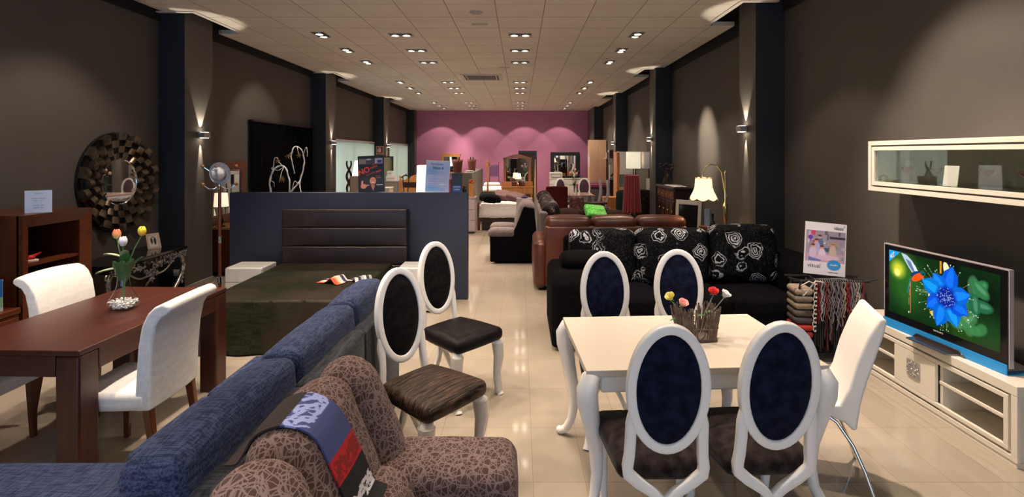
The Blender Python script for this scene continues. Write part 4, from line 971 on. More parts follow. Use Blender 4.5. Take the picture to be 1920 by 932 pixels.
# ================================================================== grey armchair and brown corner sofa
t = thing('grey_armchair', 'two-tone armchair with black sides and taupe cushions facing the aisle', 'armchair', (-.1, 8.95, 0)); B_ = lambda: MB(t)
mb = B_(); mb.prism([(-.49, .03), (.25, .03), (.27, .55), (.23, .90), (.06, .93), (-.06, .62), (-.12, .50), (-.49, .46)], 'y', 8.54, 8.60); mb.build('side_panel', m_blackfab, t, bevel=.015)
mb = B_(); mb.prism([(-.49, .03), (.25, .03), (.27, .55), (.23, .90), (.06, .93), (-.06, .62), (-.12, .50), (-.49, .46)], 'y', 9.34, 9.40); mb.build('side_panel', m_blackfab, t, bevel=.015)
mb = B_(); mb.span(-.46, .22, 8.60, 9.34, .04, .30); mb.build('base', m_blackfab, t, bevel=.02)
for y in (8.64, 9.26):
    mb = B_(); mb.rbox((-.29, y, .49), (.46, .22, .17), r=.075, n=4, puff=(.01, 0, .01)); mb.build('armrest', m_taupefab, t)
mb = B_(); mb.rbox((-.26, 8.95, .37), (.50, .42, .18), r=.06, n=4, puff=(.01, 0, .02)); mb.build('seat_cushion', m_taupefab, t)
mb = B_(); mb.rbox((.075, 8.95, .71), (.24, .74, .58), r=.10, n=6, puff=(.04, 0, .03), rot=(0, math.radians(13), 0), wob=.012); mb.build('back_cushion', m_taupefab, t)

t = thing('brown_corner_sofa', 'deep dark brown sofa with leaf-print back cushions behind the red sofa', 'sofa', (1.1, 9.8, 0)); B_ = lambda: MB(t)
mb = B_(); mb.rbox((.38, 9.85, .45), (.14, 3.0, .84), r=.05, n=4); mb.build('back_frame', m_taupefab, t)
for i, (a, b) in enumerate(((8.40, 9.38), (9.40, 10.35), (10.37, 11.3))):
    mb = B_(); mb.rbox((.53, (a+b)/2, .74), (.26, b-a, .52), r=.10, n=5, puff=(.03, .0, .03), rot=(0, math.radians(-12), 0), wob=.015, seed=i*5); mb.build('back_cushion', m_rosebrown, t)
mb = B_(); mb.rbox((1.25, 9.78, .18), (1.75, 2.9, .28), r=.04, n=4); mb.build('base', m_brownfab, t)
for i, (a, b) in enumerate(((8.40, 9.80), (9.82, 11.2))):
    mb = B_(); mb.rbox((1.38, (a+b)/2, .40), (1.46, b-a, .18), r=.06, n=4, puff=(0, 0, .02)); mb.build('seat_cushion', m_brownfab, t)
mb = B_(); mb.rbox((1.38, 11.16, .46), (1.46, .20, .28), r=.09, n=4); mb.build('armrest', m_brownfab, t)
def softcush(name, label, loc, d, m, rot, grp=None, r=.05, puff=.03):
    o = MB().rbox((0, 0, 0), d, r=r, n=5, puff=(.0, puff, 0) if d[1] < min(d[0], d[2]) else (0, 0, puff), wob=.006, seed=loc[0]*9).build(name, m, None)
    o.location = loc; o.rotation_euler = rot; tag(o, label, 'cushion', grp); return o
softcush('roll_cushion', 'dark brown roll cushion against the leaf-print sofa back', (.93, 10.2, .60), (.40, .40, .22), m_brownfab, (0, 0, .1), r=.10)
softcush('green_cushion', 'bright green swirl-patterned cushion on the brown sofa', (1.50, 10.4, .63), (.42, .14, .34), fabric('lime_green_weave', (.06, .36, .05), (.22, .60, .16), 30), (math.radians(-55), .12, .2), r=.04)
softcush('brown_cushion', 'flat brown cushion beside the green cushion', (2.0, 10.7, .55), (.46, .34, .12), m_brownfab, (0, 0, -.1))

# ================================================================== shade lamps
m_red = mat('red_pleated_fabric', (.22, .008, .008), .6, sheen=.3)
t = thing('red_shade_lamp', 'floor lamp with a tall red pleated shade behind the leather sofa', 'lamp', (1.70, 7.95, 0))
mb = MB(); n_ = 40; vs = []; fs = []
for (r, z) in ((.100, 1.475), (.104, 1.46), (.135, .92), (.138, .905)):
    for j in range(n_*2): a = PI*j/n_; rr = r*(1+(.05 if j % 4 < 2 else -.05)); vs.append((rr*math.cos(a), rr*math.sin(a), z))
for i in range(3):
    for j in range(n_*2): fs.append((i*n_*2+j, i*n_*2+(j+1) % (n_*2), (i+1)*n_*2+(j+1) % (n_*2), (i+1)*n_*2+j))
mb.add(vs, fs); mb.build('lamp_shade', m_red, t, solid=.002)
mb = MB(); mb.lathe([(.13, 0), (.13, .015), (.02, .03), (.009, .05), (.009, 1.40)], n=20); mb.build('stand', m_blackp, t)
mb = MB(); mb.sweep([(.0, 0, .90), (.05, -.03, .86), (.05, -.03, .78)], .006, n=6); mb.sweep([(0, 0, .90), (-.05, -.03, .86), (-.05, -.03, .78)], .006, n=6); mb.build('bracket', m_blackp, t)

m_shade = NB('lit_cream_shade'); m_shade.base((.85, .70, .45)); m_shade.b.inputs['Emission Color'].default_value = (1, .82, .52, 1); m_shade.b.inputs['Emission Strength'].default_value = 1.25; m_shade = m_shade.m
t = thing('brass_arc_lamp', 'lit brass floor lamp with an arched arm and cream scalloped shade', 'lamp', (2.69, 6.85, 0))
mb = MB(); mb.lathe([(.15, 0), (.15, .02), (.04, .05), (.022, .08), (.018, .70), (.045, .78), (.055, .82), (.030, .86), (.022, .88), (.024, .90), (.034, .96), (.030, 1.03), (.034, 1.09), (.030, 1.13), (.014, 1.16), (.011, 1.20), (.010, 1.52), (.018, 1.55), (.001, 1.58)], n=20); mb.build('stand', m_brass, t)
mb = MB(); mb.sweep([(-.005, 0, 1.30), (-.03, 0, 1.45), (-.05, 0, 1.56), (-.11, 0, 1.64), (-.19, 0, 1.66), (-.26, 0, 1.62), (-.30, 0, 1.55), (-.31, 0, 1.46)], .008, n=8); mb.sweep([(0, 0, 1.16), (.02, 0, 1.25), (0, 0, 1.34)], .006, n=8); mb.build('arched_arm', m_brass, t)
mb = MB(); cx_ = -.285; N_ = 64; prof = [(.100, 1.47), (.104, 1.44), (.110, 1.36), (.130, 1.30), (.158, 1.245), (.178, 1.215)]; vs = []; fs = []
for i, (r, z) in enumerate(prof):
    for j in range(N_):
        a = 2*PI*j/N_; sc_ = abs(math.sin(a*4)); zz = z+(.016*sc_ if i == 0 else 0)-(.026*sc_ if i == len(prof)-1 else 0); vs.append((cx_+r*math.cos(a), r*math.sin(a), zz))
for i in range(len(prof)-1):
    for j in range(N_): fs.append((i*N_+j, i*N_+(j+1) % N_, (i+1)*N_+(j+1) % N_, (i+1)*N_+j))
mb.add(vs, fs); mb.build('lamp_shade', m_shade, t, solid=.003)
mb = MB(); mb.sweep([(cx_+.181*math.cos(2*PI*j/96), .181*math.sin(2*PI*j/96), 1.213-.026*abs(math.sin(4*2*PI*j/96))) for j in range(96)], .005, n=6, closed=True)
mb.sweep([(cx_+.103*math.cos(2*PI*j/96), .103*math.sin(2*PI*j/96), 1.472+.016*abs(math.sin(4*2*PI*j/96))) for j in range(96)], .004, n=6, closed=True); mb.build('braid_trim', mat('gold_braid', (.45, .26, .09), .5), t)
l = bpy.data.lights.new('lamp_glow', 'POINT'); l.energy = 9; l.color = (1, .78, .48); l.shadow_soft_size = .05; o = bpy.data.objects.new('lamp_glow', l); COL.objects.link(o); o.parent = t; o.location = (cx_, 0, 1.36)

# serving trolley with bottle and vase
t = thing('serving_trolley', 'dark wooden serving trolley standing behind the rose-print sofa', 'trolley', (2.62, 6.42, 0))
for z in (.72, .30):
    mb = MB(); mb.rbox((0, 0, z), (.60, .40, .022), r=.01, n=2); mb.build('tray', m_ma_x, t)
mb = MB()
for s in (-1, 1):
    for z in (.80,):
        mb.tube((-.29, s*.19, z), (.29, s*.19, z), .009); mb.tube((s*.29, -.19, z), (s*.29, .19, z), .009)
    for i in range(7): mb.tube((-.27+.09*i, s*.19, .73), (-.27+.09*i, s*.19, .80), .006)
mb.build('gallery_rail', m_ma_x, t)
for sx_ in (-1, 1):
    for sy_ in (-1, 1): mb = MB(); mb.lathe([(.016, .04), (.020, .1), (.012, .2), (.018, .45), (.011, .6), (.018, .80)], (sx_*.28, sy_*.18, 0), 10); mb.ball((sx_*.28, sy_*.18, .025), .025); mb.build('leg', m_ma_z, t)
t = thing('wine_bottle', 'dark wine bottle in a wire rack on the serving trolley', 'bottle', (2.36, 6.40, .7335))
mb = MB(); mb.lathe([(.001, .012), (.036, .012), (.038, .03), (.038, .19), (.030, .22), (.014, .25), (.0135, .31), (.015, .315), (.015, .33), (.001, .33)], n=20); mb.build('bottle_glass', m_blackg, t)
mb = MB(); mb.lathe([(.0385, .07), (.0385, .14)], n=20, cap=False); mb.build('label_band', mat('bottle_label', (.6, .55, .5), .6), t)
t = thing('wire_bottle_rack', 'white wire rack around the dark wine bottle on the trolley', 'rack', (2.36, 6.40, .7315)); mb = MB()
for z in (.005, .09, .17): mb.sweep([(.062*math.cos(2*PI*i/32), .062*math.sin(2*PI*i/32), z) for i in range(32)], .003, n=6, closed=True)
for i in range(12): a = 2*PI*i/12; mb.tube((.062*math.cos(a), .062*math.sin(a), .002), (.062*math.cos(a), .062*math.sin(a), .17), .0025, n=6)
mb.build('wire_cage', mat('white_wire', (.55, .5, .48), .4), t)
mb = MB(); mb.lathe([(.001, 0), (.045, 0), (.045, .24), (.040, .24), (.040, .01)], n=24, cap=False); o = mb.build('blue_vase', mat('powder_blue_glaze', (.16, .22, .36), .4)); o.location = (2.64, 7.35, .78); tag(o, 'powder blue cylinder vase between the cream lamp and the white frame', 'vase')
t = thing('plant_stand', 'slim wooden plant stand under the powder blue vase', 'stand', (2.64, 7.35, 0)); mb = MB(); mb.lathe([(.12, .75), (.12, .779), (.001, .779)], n=24); mb.build('top', m_ma_x, t)
for i in range(3): a = 2*PI*i/3; mb = MB(); mb.tube((.05*math.cos(a), .05*math.sin(a), .75), (.13*math.cos(a), .13*math.sin(a), 0), .011); mb.build('leg', m_ma_z, t)
t = thing('white_framed_mirror', 'white framed mirror panel leaning beside the carved sideboard', 'mirror', (2.62, 8.25, 0), math.radians(-50)); T = Matrix.Rotation(math.radians(-5), 4, 'X')
mb = MB()
for (x0, x1, z0, z1) in ((-.23, -.17, 0, 1.06), (.17, .23, 0, 1.06), (-.17, .17, 0, .07), (-.17, .17, .99, 1.06)): mb.span(x0, x1, -.02, .02, z0, z1, M=T)
mb.build('frame_border', mat('aged_white', (.46, .42, .38), .5), t, bevel=.006)
mb = MB(); mb.span(-.17, .17, -.004, .004, .07, .99, M=T); mb.build('mirror_panel', m_blackg, t, smooth=False)

m_carv = wood('carved_mahogany', (.022, .006, .004), (.055, .014, .009), .25, 2)
# carved dark sideboard
t = thing('carved_sideboard', 'tall carved dark wood sideboard with panelled doors by the right wall', 'sideboard', (2.95, 9.83, 0), -PI/2)
mb = MB(); mb.span(-.56, .56, -.20, .19, .06, 1.15); mb.span(-.54, .54, -.17, .19, 0, .06); mb.build('carcass', m_dark, t, bevel=.004)
mb = MB(); mb.span(-.59, .59, -.24, .20, 1.151, 1.195); mb.build('top_board', m_dark, t, bevel=.012)
for i, x in enumerate((-.41, -.14, .14, .41)):
    for (z0, z1, nm) in ((.12, .56, 'door'), (.60, .94, 'door'), (.97, 1.12, 'drawer')):
        mb = MB(); mb.span(x-.125, x+.125, -.222, -.2005, z0, z1)
        if nm == 'door': mb.span(x-.085, x+.085, -.232, -.222, z0+.05, z1-.05)
        o = mb.build(nm, m_ma_y if nm == 'drawer' else m_carv, t, bevel=.006)
        mb = MB(); mb.ball((x+(.09 if nm == 'door' else 0), -.238, (z0+z1)/2), .014); mb.build('knob', m_brass, o)
t = thing('flower_vase', 'clear glass vase of dark flowers on the carved sideboard', 'vase', (2.84, 10.1, 1.196))
mb = MB(); mb.lathe([(.001, 0), (.06, .004), (.085, .05), (.06, .12), (.03, .17), (.045, .22)], n=24, cap=False); mb.build('glass_body', m_glass, t)
t = thing('dark_bouquet', 'bunch of dark dried flowers in the glass vase on the sideboard', 'flowers', (2.84, 10.1, 1.24)); random.seed(2)
mb = MB(); heads = [(random.uniform(-.13, .13), random.uniform(-.08, .08), random.uniform(.25, .40)) for _ in range(9)]
for h in heads: mb.sweep([(0, 0, 0), (h[0]*.2, h[1]*.2, .18), h], .003, n=5)
mb.build('stems', mat('twig_brown', (.10, .05, .03), .7), t)
mb = MB()
for i, h in enumerate(heads): mb.ball(h, (.034, .034, .026), 10, 6, fn=lambda p: (p[0]+.006*math.sin(p[2]*300), p[1], p[2]))
mb.build('blooms', mat('black_bloom', (.02, .012, .02), .7), t)
mb = MB(); mb.grid(lambda a, b: ((a-.5)*.26, (b-.5)*.70, .003+.010*abs(math.sin(a*9))*abs(math.cos(b*14))), 24, 40); o = mb.build('lace_runner', mat('lace_white', (.55, .50, .48), .8), solid=.003); o.location = (2.88, 9.65, 1.198); tag(o, 'white lace runner on top of the carved sideboard', 'cloth')

# ================================================================== fabric sample rack
t = thing('fabric_sample_rack', 'black folding rack hung with many fabric sample hangers', 'rack', (2.69, 4.60, 0), math.radians(-7))
mb = MB()
for s in (-1, 1):
    mb.sweep([(s*.30, -.12, .0), (s*.25, .12, .70)], .009, n=8); mb.sweep([(s*.30, .12, .0), (s*.25, -.12, .70)], .009, n=8)
mb.tube((-.31, -.12, .02), (.31, -.12, .02), .009); mb.tube((-.31, .12, .02), (.31, .12, .02), .009)
mb.tube((-.31, -.10, .70), (.31, -.10, .70), .009); mb.tube((-.31, .10, .70), (.31, .10, .70), .009)
for s in (-1, 1): mb.tube((s*.25, -.10, .70), (s*.36, -.12, .73), .007)
mb.build('folding_frame', m_blackp, t)
random.seed(21)
pal = [(.34, .26, .20), (.20, .16, .12), (.26, .20, .13), (.10, .08, .07), (.06, .05, .05), (.42, .03, .02), (.25, .02, .02), (.03, .03, .04), (.05, .04, .07)]
GR = 'fabric sample hangers on the rack'
NM = ['cream', 'beige', 'sand', 'grey', 'charcoal', 'scarlet', 'wine red', 'black', 'violet black']
POS = ['topmost', 'second', 'third', 'fourth', 'fifth', 'sixth', 'seventh', 'eighth', 'ninth']
R0 = Matrix.Translation((2.69, 4.60, 0)) @ Matrix.Rotation(math.radians(-7), 4, 'Z')
for i in range(9):
    z = .60-i*.062
    o = MB().rbox((0, 0, 0), (.155, .22, .056), r=.026, n=3, puff=(0, 0, .004)).build('folded_fabric_roll', mat('roll_%d' % i, pal[i], .9, var=(50, tuple(q*.7 for q in pal[i]), 2)), None)
    o.location = R0 @ Vector((-.215, .0, z)); o.rotation_euler = (0, 0, math.radians(-7)); tag(o, '%s folded fabric sample, %s in the pile at the left of the rack' % (NM[i], POS[i]), 'fabric sample', 'folded fabric samples on the rack')
o = thing('fabric_sample_hanger', 'striped and plain fabric swatch with a yarn tassel hanging in the sample rack', 'fabric sample', (0, 0, 0), math.radians(-7), GR)
YARN = [('pale grey', (.40, .38, .40)), ('grey', (.18, .17, .19)), ('beige', (.32, .26, .21)), ('red', (.20, .02, .02)), ('black', (.02, .02, .03)), ('taupe', (.12, .09, .10))]
HORD = ORD+['sixteenth', 'seventeenth', 'eighteenth', 'nineteenth', 'twentieth', 'last']
def hanger(i, x):
    c = random.choice([(.012, .010, .012), (.008, .008, .010), (.03, .025, .028), (.05, .006, .006), (.015, .015, .022), (.03, .014, .014)])
    YN = random.choice(YARN); t = thing('fabric_sample_hanger', 'dark fabric swatch with %s yarn, %s hanger from the left in the sample rack' % (YN[0], HORD[i]), 'fabric sample', tuple(R0 @ Vector((x, 0, .70))), math.radians(-7), GR)
    mb = MB(); w0 = random.uniform(0, 6); L = random.uniform(.48, .60)
    mb.grid(lambda a, b: (.004*math.sin(b*7+w0)+.002*math.sin(a*20), (a-.5)*.23, -.015-L*b), 8, 16); mb.build('swatch', mat('swatch_%d' % int(c[0]*10000+c[1]*100), c, .9, var=(40, tuple(q*1.8 for q in c), 2)), t, solid=.006)
    mb = MB(); mb.sweep([(0, -.115, -.01), (0, -.10, .012), (0, .0, .014), (0, .10, .012), (0, .115, -.01)], .004, n=6); mb.build('hook', m_chrome, t)
    yc = YN[1]; mb = MB(); pts = []; Ly = random.uniform(.20, .52)
    for j in range(14): q = j/13; pts.append((.006*math.sin(q*20+w0), -.128-.006*math.cos(q*17+w0), -Ly*q))
    mb.sweep(pts, .0042, n=6); mb.sweep([(p[0]+.006, p[1]+.004, p[2]*.8) for p in pts], .004, n=6); mb.build('yarn_tassel', mat('yarn_%d' % int(yc[0]*1000+yc[1]*10), yc, .95), t)
bpy.data.objects.remove(o)
for i in range(21): hanger(i, -.125+.0185*i)
t = thing('ribbon_loops', 'cream braided cord looped down the left front of the sample rack', 'cord', tuple(R0 @ Vector((-.145, -.15, .68))), math.radians(-7)); mb = MB(); pts = []
for j in range(150): q = j/149; pts.append((.012*math.cos(q*70)-.01*q, -.008*math.sin(q*35), -.40*q+.014*math.sin(q*70)))
mb.sweep(pts, .004, n=6); mb.sweep([(0, 0, 0), (-.06, -.02, .03), (-.12, -.01, -.01), (-.10, 0, -.10), (-.05, 0, -.04), (0, 0, .03), (.06, 0, .02)], .006, n=6); mb.build('cord', mat('cord_cream', (.50, .46, .43), .9), t)

def posterfam(u, v):
    c = Cv(u, v, (.86, .84, .88), .78); c.rect(.03, .24, .97, .84, (.60, .56, .64))
    rnd = random.Random(9)
    for i in range(26): x = rnd.uniform(.05, .9); y = rnd.uniform(.45, .8); g_ = rnd.uniform(.35, .85); c.rect(x, y, x+rnd.uniform(.03, .1), y+rnd.uniform(.03, .12), (g_, g_*.96, g_))
    c.rect(.60, .70, .97, .74, (.25, .2, .25)).rect(.35, .44, .62, .52, (.25, .32, .40)).rect(.05, .24, .95, .40, (.75, .60, .72)).rect(.1, .26, .4, .33, (.35, .45, .70)).rect(.62, .30, .95, .36, (.45, .55, .5))
    for x, y, q in ((.20, .80, (.80, .25, .40)), (.13, .70, (.45, .22, .65)), (.26, .62, (.75, .2, .35))): c.ell(x, y, .045, .045, q, .3)
    for x, y, q in ((.36, .60, (.35, .42, .6)), (.28, .52, (.7, .65, .8)), (.20, .42, (.8, .72, .85)), (.42, .40, (.85, .78, .88)), (.68, .46, (.75, .68, .62))):
        c.ell(x, y, .07, .11, q, .3); c.ell(x, y+.12, .033, .036, (.80, .62, .55), .3); c.ell(x, y+.145, .036, .02, (.35, .2, .15), .3)
    c.ell(.69, .62, .09, .02, (.72, .55, .38), .3).ell(.55, .33, .26, .05, (.82, .70, .80), .3)
    c.ell(.72, .20, .13, .10, (.22, .55, .80), .06).rect(.0, .84, 1, 1, (.90, .89, .92))
    return c.c
t = thing('sample_poster', 'tilted white advertising poster of children standing on the sample rack', 'poster', tuple(R0 @ Vector((-.02, -.02, .735))), math.radians(-6)); T = Matrix.Rotation(math.radians(5), 4, 'Y') @ Matrix.Rotation(math.radians(-6), 4, 'X')
picture('printed_face', .345, .455, posterfam, 100, 130, t, M=T)
mb = MB(); mb.span(-.1725, .1725, .002, .012, 0, .455, M=T); mb.build('backing_board', m_white, t, smooth=False)
ink = mat('dark_ink', (.05, .08, .07), .6); blueink = mat('blue_ink', (.08, .22, .55), .6); whiteink = mat('white_ink', (.85, .85, .88), .6)
def ptext(s, size, x, z, m, t_, T_, y=-.0012, rz=0, **kw):
    o = text(s, size, t_, (0, 0, 0), (0, 0, 0), m, **kw); M_ = T_ @ Matrix.Translation((x, y, z)) @ Matrix.Rotation(rz, 4, 'Y') @ Matrix.Rotation(PI/2, 4, 'X')
    for v_ in o.data.vertices: v_.co = M_ @ v_.co
    return o
ptext('visual', .052, -.09, .075, ink, t, T); ptext('ideas', .040, .105, .415, ink, t, T); ptext('visualiza', .020, .075, .093, whiteink, t, T); ptext('decoracion infantil', .011, .07, .028, ink, t, T); ptext('Y', .03, .150, .43, blueink, t, T)

# ================================================================== TV bench and television
t = thing('tv_bench', 'long cream lacquered TV bench with open shelves and a central door', 'tv bench', (3.0, 3.72, 0), -PI/2)
# local x: -.735 (far, world Y 4.455) .. +.735 (near) ; local -y toward the room
f0 = -.17; bk = .165; H_ = .47
mb = MB()
mb.span(-.735, .735, f0+.02, bk, .03, .06); mb.span(-.735, -.70, f0+.02, bk, .06, .41); mb.span(.70, .735, f0+.02, bk, .06, .41); mb.span(-.70, .70, bk-.012, bk, .06, .41)
mb.span(-.26, -.235, f0+.03, bk-.012, .06, .41); mb.span(.16, .185, f0+.03, bk-.012, .06, .41); mb.build('carcass', m_cream, t, bevel=.002)
mb = MB(); mb.span(-.745, .745, f0, bk, .411, H_); mb.build('top_board', m_cream, t, bevel=.004)
mb = MB(); mb.span(-.74, .74, f0+.005, bk, 0, .03); mb.build('plinth', m_cream, t, bevel=.002)
mb = MB()    # front frame with a groove
for (x0, x1, z0, z1) in ((-.745, .745, .03, .062), (-.745, -.705, .062, .41), (.705, .745, .062, .41)): mb.span(x0, x1, f0, f0+.02, z0, z1)
mb.build('outer_frame', m_cream, t, bevel=.003)
mb = MB()
for (x0, x1, z0, z1) in ((-.69, .69, .078, .105), (-.69, .69, .372, .40), (-.69, -.66, .105, .372), (.66, .69, .105, .372)): mb.span(x0, x1, f0-.002, f0+.02, z0, z1)
mb.build('inner_frame', m_cream, t, bevel=.003)
for (x0, x1) in ((-.66, -.235), (.16, .66)):
    mb = MB(); mb.span(x0, x1, f0+.025, bk-.013, .235, .255); mb.build('shelf', m_cream, t, bevel=.002)
mb = MB(); mb.span(-.232, .157, f0-.001, f0+.022, .107, .370); o = mb.build('door', m_cream, t, bevel=.003)
random.seed(6); mb = MB(); mb.box((-.035, f0-.006, .255), (.115, .008, .115)); 
for i in range(26):
    x, z = random.uniform(-.082, .012), random.uniform(.208, .302); r = random.uniform(.008, .016); a0 = random.uniform(0, 6)
    mb.sweep([(x+r*math.cos(a0+j*.5)*(1-j/14), f0-.012, z+r*math.sin(a0+j*.5)*(1-j/14)) for j in range(10)], .003, n=6)
mb.build('filigree_handle', mat('satin_silver', (.55, .53, .52), .35, .8), o)

def tvpic(u, v):
    A = 1.78; c = Cv(u, v, (.05, .16, .07), A)
    for x, y, r, q, al in ((.2, .5, .35, (.16, .38, .14), .8), (.1, .85, .25, (.20, .42, .12), .7), (.45, .3, .25, (.08, .22, .10), .7), (.85, .6, .3, (.03, .08, .05), .9), (.10, .72, .12, (.85, .85, .25), .8), (.09, .66, .05, (1, 1, .6), .8), (.62, .95, .12, (.03, .05, .03), .9), (.9, .2, .25, (.10, .28, .12), .6), (.7, .1, .2, (.15, .30, .08), .6)): c.ell(x, y, r, r, q, 1.0, 0, al)
    for k_ in range(8): a = k_*.8; c.ell(.80+.06*math.cos(a), .52+.26*math.sin(a*1.3), .16, .085, (.12+.04*(k_ % 3), .36+.06*(k_ % 2), .26), .25, a); c.ell(.80+.06*math.cos(a)+.01, .53+.26*math.sin(a*1.3), .10, .03, (.35, .58, .48), .5, a, .6)
    for k_ in range(5): c.ell(.66+.05*k_, .18+.03*math.sin(k_*2), .09, .07, (.22, .48, .30), .4, k_, .8)
    c.rect(.515, .82, .53, 1.0, (.75, .50, .10)).ell(.58, .88, .05, .13, (.85, .85, .70), .1, .3).ell(.46, .40, .09, .16, (.85, .80, .70), .1, .2).ell(.50, .20, .14, .05, (.80, .70, .30), .1, -.1)
    ctr = (.57, .50)
    rnd = random.Random(2)
    for i in range(52): a = rnd.uniform(0, 6.28); r0, r1 = .15, rnd.uniform(.36, .50); c.seg(ctr[0]+r0*math.cos(a)/A, ctr[1]+r0*math.sin(a), ctr[0]+r1*math.cos(a)/A, ctr[1]+r1*math.sin(a), .002, (.75, .85, .70), .5); c.ell(ctr[0]+r1*math.cos(a)/A, ctr[1]+r1*math.sin(a), .006, .006, (.9, 1, .95), .4)
    def petal(ang, L, wd, q):
        ca, sa = math.cos(ang), math.sin(ang); px, py = -sa, ca
        pts = [(0, 0), (.45*L, wd), (.75*L, wd*.8), (L, 0), (.75*L, -wd*.8), (.45*L, -wd)]
        P_ = [(ctr[0]+(a*ca+b*px)/A, ctr[1]+a*sa+b*py) for a, b in pts]; c.poly(P_, q)
        P2 = [(ctr[0]+(a*ca+b*px*.45)/A, ctr[1]+a*sa+b*py*.45) for a, b in pts]; c.poly(P2, tuple(min(1, x*1.25+.03) for x in q))
    for i, (an, L) in enumerate(((1.35, .44), (2.15, .34), (2.75, .40), (3.75, .36), (4.4, .44), (5.15, .38), (5.85, .34), (.35, .36))): petal(an, L*1.08, .135, (.03+.01*(i % 2), .30+.06*(i % 3), .80))
    c.ell(*ctr, .15, .15, (.04, .12, .55), .5); rnd = random.Random(2)
    for i in range(110): a = rnd.uniform(0, 6.28); r = rnd.uniform(.02, .15); c.ell(ctr[0]+r*math.cos(a)/A, ctr[1]+r*math.sin(a), .0045, .0045, (.65, .80, 1), .4, 0, .9)
    
    # hummingbird
    c.poly([(.275, .68), (.21, .80), (.165, .90), (.135, .99), (.19, .975), (.245, .91), (.285, .82), (.315, .74)], (.62, .72, .84)).poly([(.275, .71), (.215, .82), (.18, .92), (.225, .89), (.27, .80)], (.32, .42, .62)).poly([(.29, .72), (.25, .83), (.24, .90), (.28, .84), (.31, .76)], (.75, .82, .90))
    c.ell(.285, .71, .10, .045, (.06, .22, .40), .15, .45).ell(.305, .675, .125, .050, (.92, .30, .10), .15, .55).ell(.355, .755, .045, .038, (.10, .30, .35), .2).ell(.36, .745, .012, .012, (.02, .02, .02), .3)
    c.seg(.385, .755, .425, .72, .006, (.05, .05, .05)).seg(.23, .62, .20, .40, .010, (.10, .45, .50)).seg(.235, .58, .235, .10, .004, (.75, .45, .30)).seg(.225, .55, .215, .22, .003, (.7, .5, .4)).ell(.215, .10, .01, .015, (.9, .95, .9), .3)
    c.poly([(0, 1), (0, .80), (.125, 1)], (.10, .55, .85)); return c.c
t = thing('television', 'flat television showing a hummingbird and blue flower, on the cream bench', 'television', (2.885, 3.605, .4715), math.radians(-85.3)); T = Matrix.Translation((0, 0, .04))
WT, HT = .955, .585
mb = MB(); mb.rbox((0, .012, HT/2), (WT, .035, HT), r=.012, n=3, M=None) if False else mb.span(-WT/2, WT/2, 0, .032, .04, .04+HT); mb.build('bezel', m_blackg, t, bevel=.006)
mb = MB()
for (x0, x1, z0, z1) in ((-WT/2-.006, WT/2+.006, .04+HT, .047+HT), (-WT/2-.006, -WT/2, .04, .04+HT), (WT/2, WT/2+.006, .04, .04+HT)): mb.span(x0, x1, .002, .03, z0, z1)
mb.build('acrylic_rim', mat('acrylic_rim', (.45, .40, .44), .15), t, smooth=False)
mb = MB(); mb.span(-WT/2+.01, WT/2-.01, -.001, .004, .028, .040); mb.build('red_accent_strip', mat('tv_red', (.35, .01, .03), .15), t, smooth=False)
picture('screen', .86, .475, tvpic, 240, 132, t, M=Matrix.Translation((0, -.0012, .115)), rough=.15, es=.55)
mb = MB(); mb.span(-WT/2, WT/2, -.012, -.006, .0, .062); mb.span(WT/2-.05, WT/2+.01, -.012, .16, 0, .003); mb.build('blue_card_strip', mat('cyan_card', (.02, .30, .75), .4), t, smooth=False)
mb = MB(); mb.prism([(-.20, .002), (.22, .002), (.17, .035), (-.16, .035)], 'y', -.020, -.013); mb.prism([(-.16, -.10), (.16, -.10), (.20, .12), (-.20, .12)], 'z', .001, .010); mb.box((0, .01, .035), (.05, .03, .06)); mb.build('stand', mat('smoked_chrome', (.25, .22, .24), .15, .9), t, bevel=.002)
text('SAMSUNG', .017, t, (.0, -.0008, .098), (PI/2, 0, 0), mat('silver_ink', (.7, .7, .72), .3), ext=.0003)
text('40"', .045, t, (-.395, -.0022, .548), (PI/2, -math.radians(38), 0), whiteink, ext=.0003)

# ================================================================== wall display cabinet with wine glasses
CY = 3.36   # centre; world Y 2.44 .. 4.28
t = thing('wall_display_cabinet', 'long cream wall cabinet with a glass front holding wine glasses', 'cabinet', (3.02, CY, 0), -PI/2)
a = .92; z0, z1 = 1.50, 1.90; f0 = -.17; bk = .165
mb = MB()
mb.span(-a, a, f0+.03, bk, z0, z0+.025); mb.span(-a, a, f0+.03, bk, z1-.025, z1); mb.span(-a, -a+.025, f0+.03, bk, z0+.025, z1-.025); mb.span(a-.025, a, f0+.03, bk, z0+.025, z1-.025); mb.build('carcass', m_cream, t, bevel=.002)
mb = MB(); mb.span(-a+.025, a-.025, bk-.012, bk-.002, z0+.025, z1-.025); mb.build('back_panel', mat('smoky_back', (.30, .285, .25), .4), t, smooth=False)
def rectframe(mb, X, Z0, Z1, wd, y0, y1): 
    for (x0, x1, q0, q1) in ((-X, X, Z1-wd, Z1), (-X, X, Z0, Z0+wd), (-X, -X+wd, Z0+wd, Z1-wd), (X-wd, X, Z0+wd, Z1-wd)): mb.span(x0, x1, y0, y1, q0, q1)
mb = MB(); rectframe(mb, a, z0, z1, .034, f0, f0+.029); mb.build('outer_frame', m_cream, t, bevel=.002)
mb = MB(); rectframe(mb, a-.034, z0+.034, z1-.034, .012, f0+.014, f0+.029); mb.build('frame_groove', mat('groove_shade', (.09, .085, .08), .6), t, smooth=False)
mb = MB(); rectframe(mb, a-.046, z0+.046, z1-.046, .030, f0-.002, f0+.029); mb.build('inner_frame', m_cream, t, bevel=.002)
mb = MB(); mb.span(-a+.076, a-.076, f0+.012, f0+.016, z0+.076, z1-.076); mb.build('glass_front', m_glass, t, smooth=False)
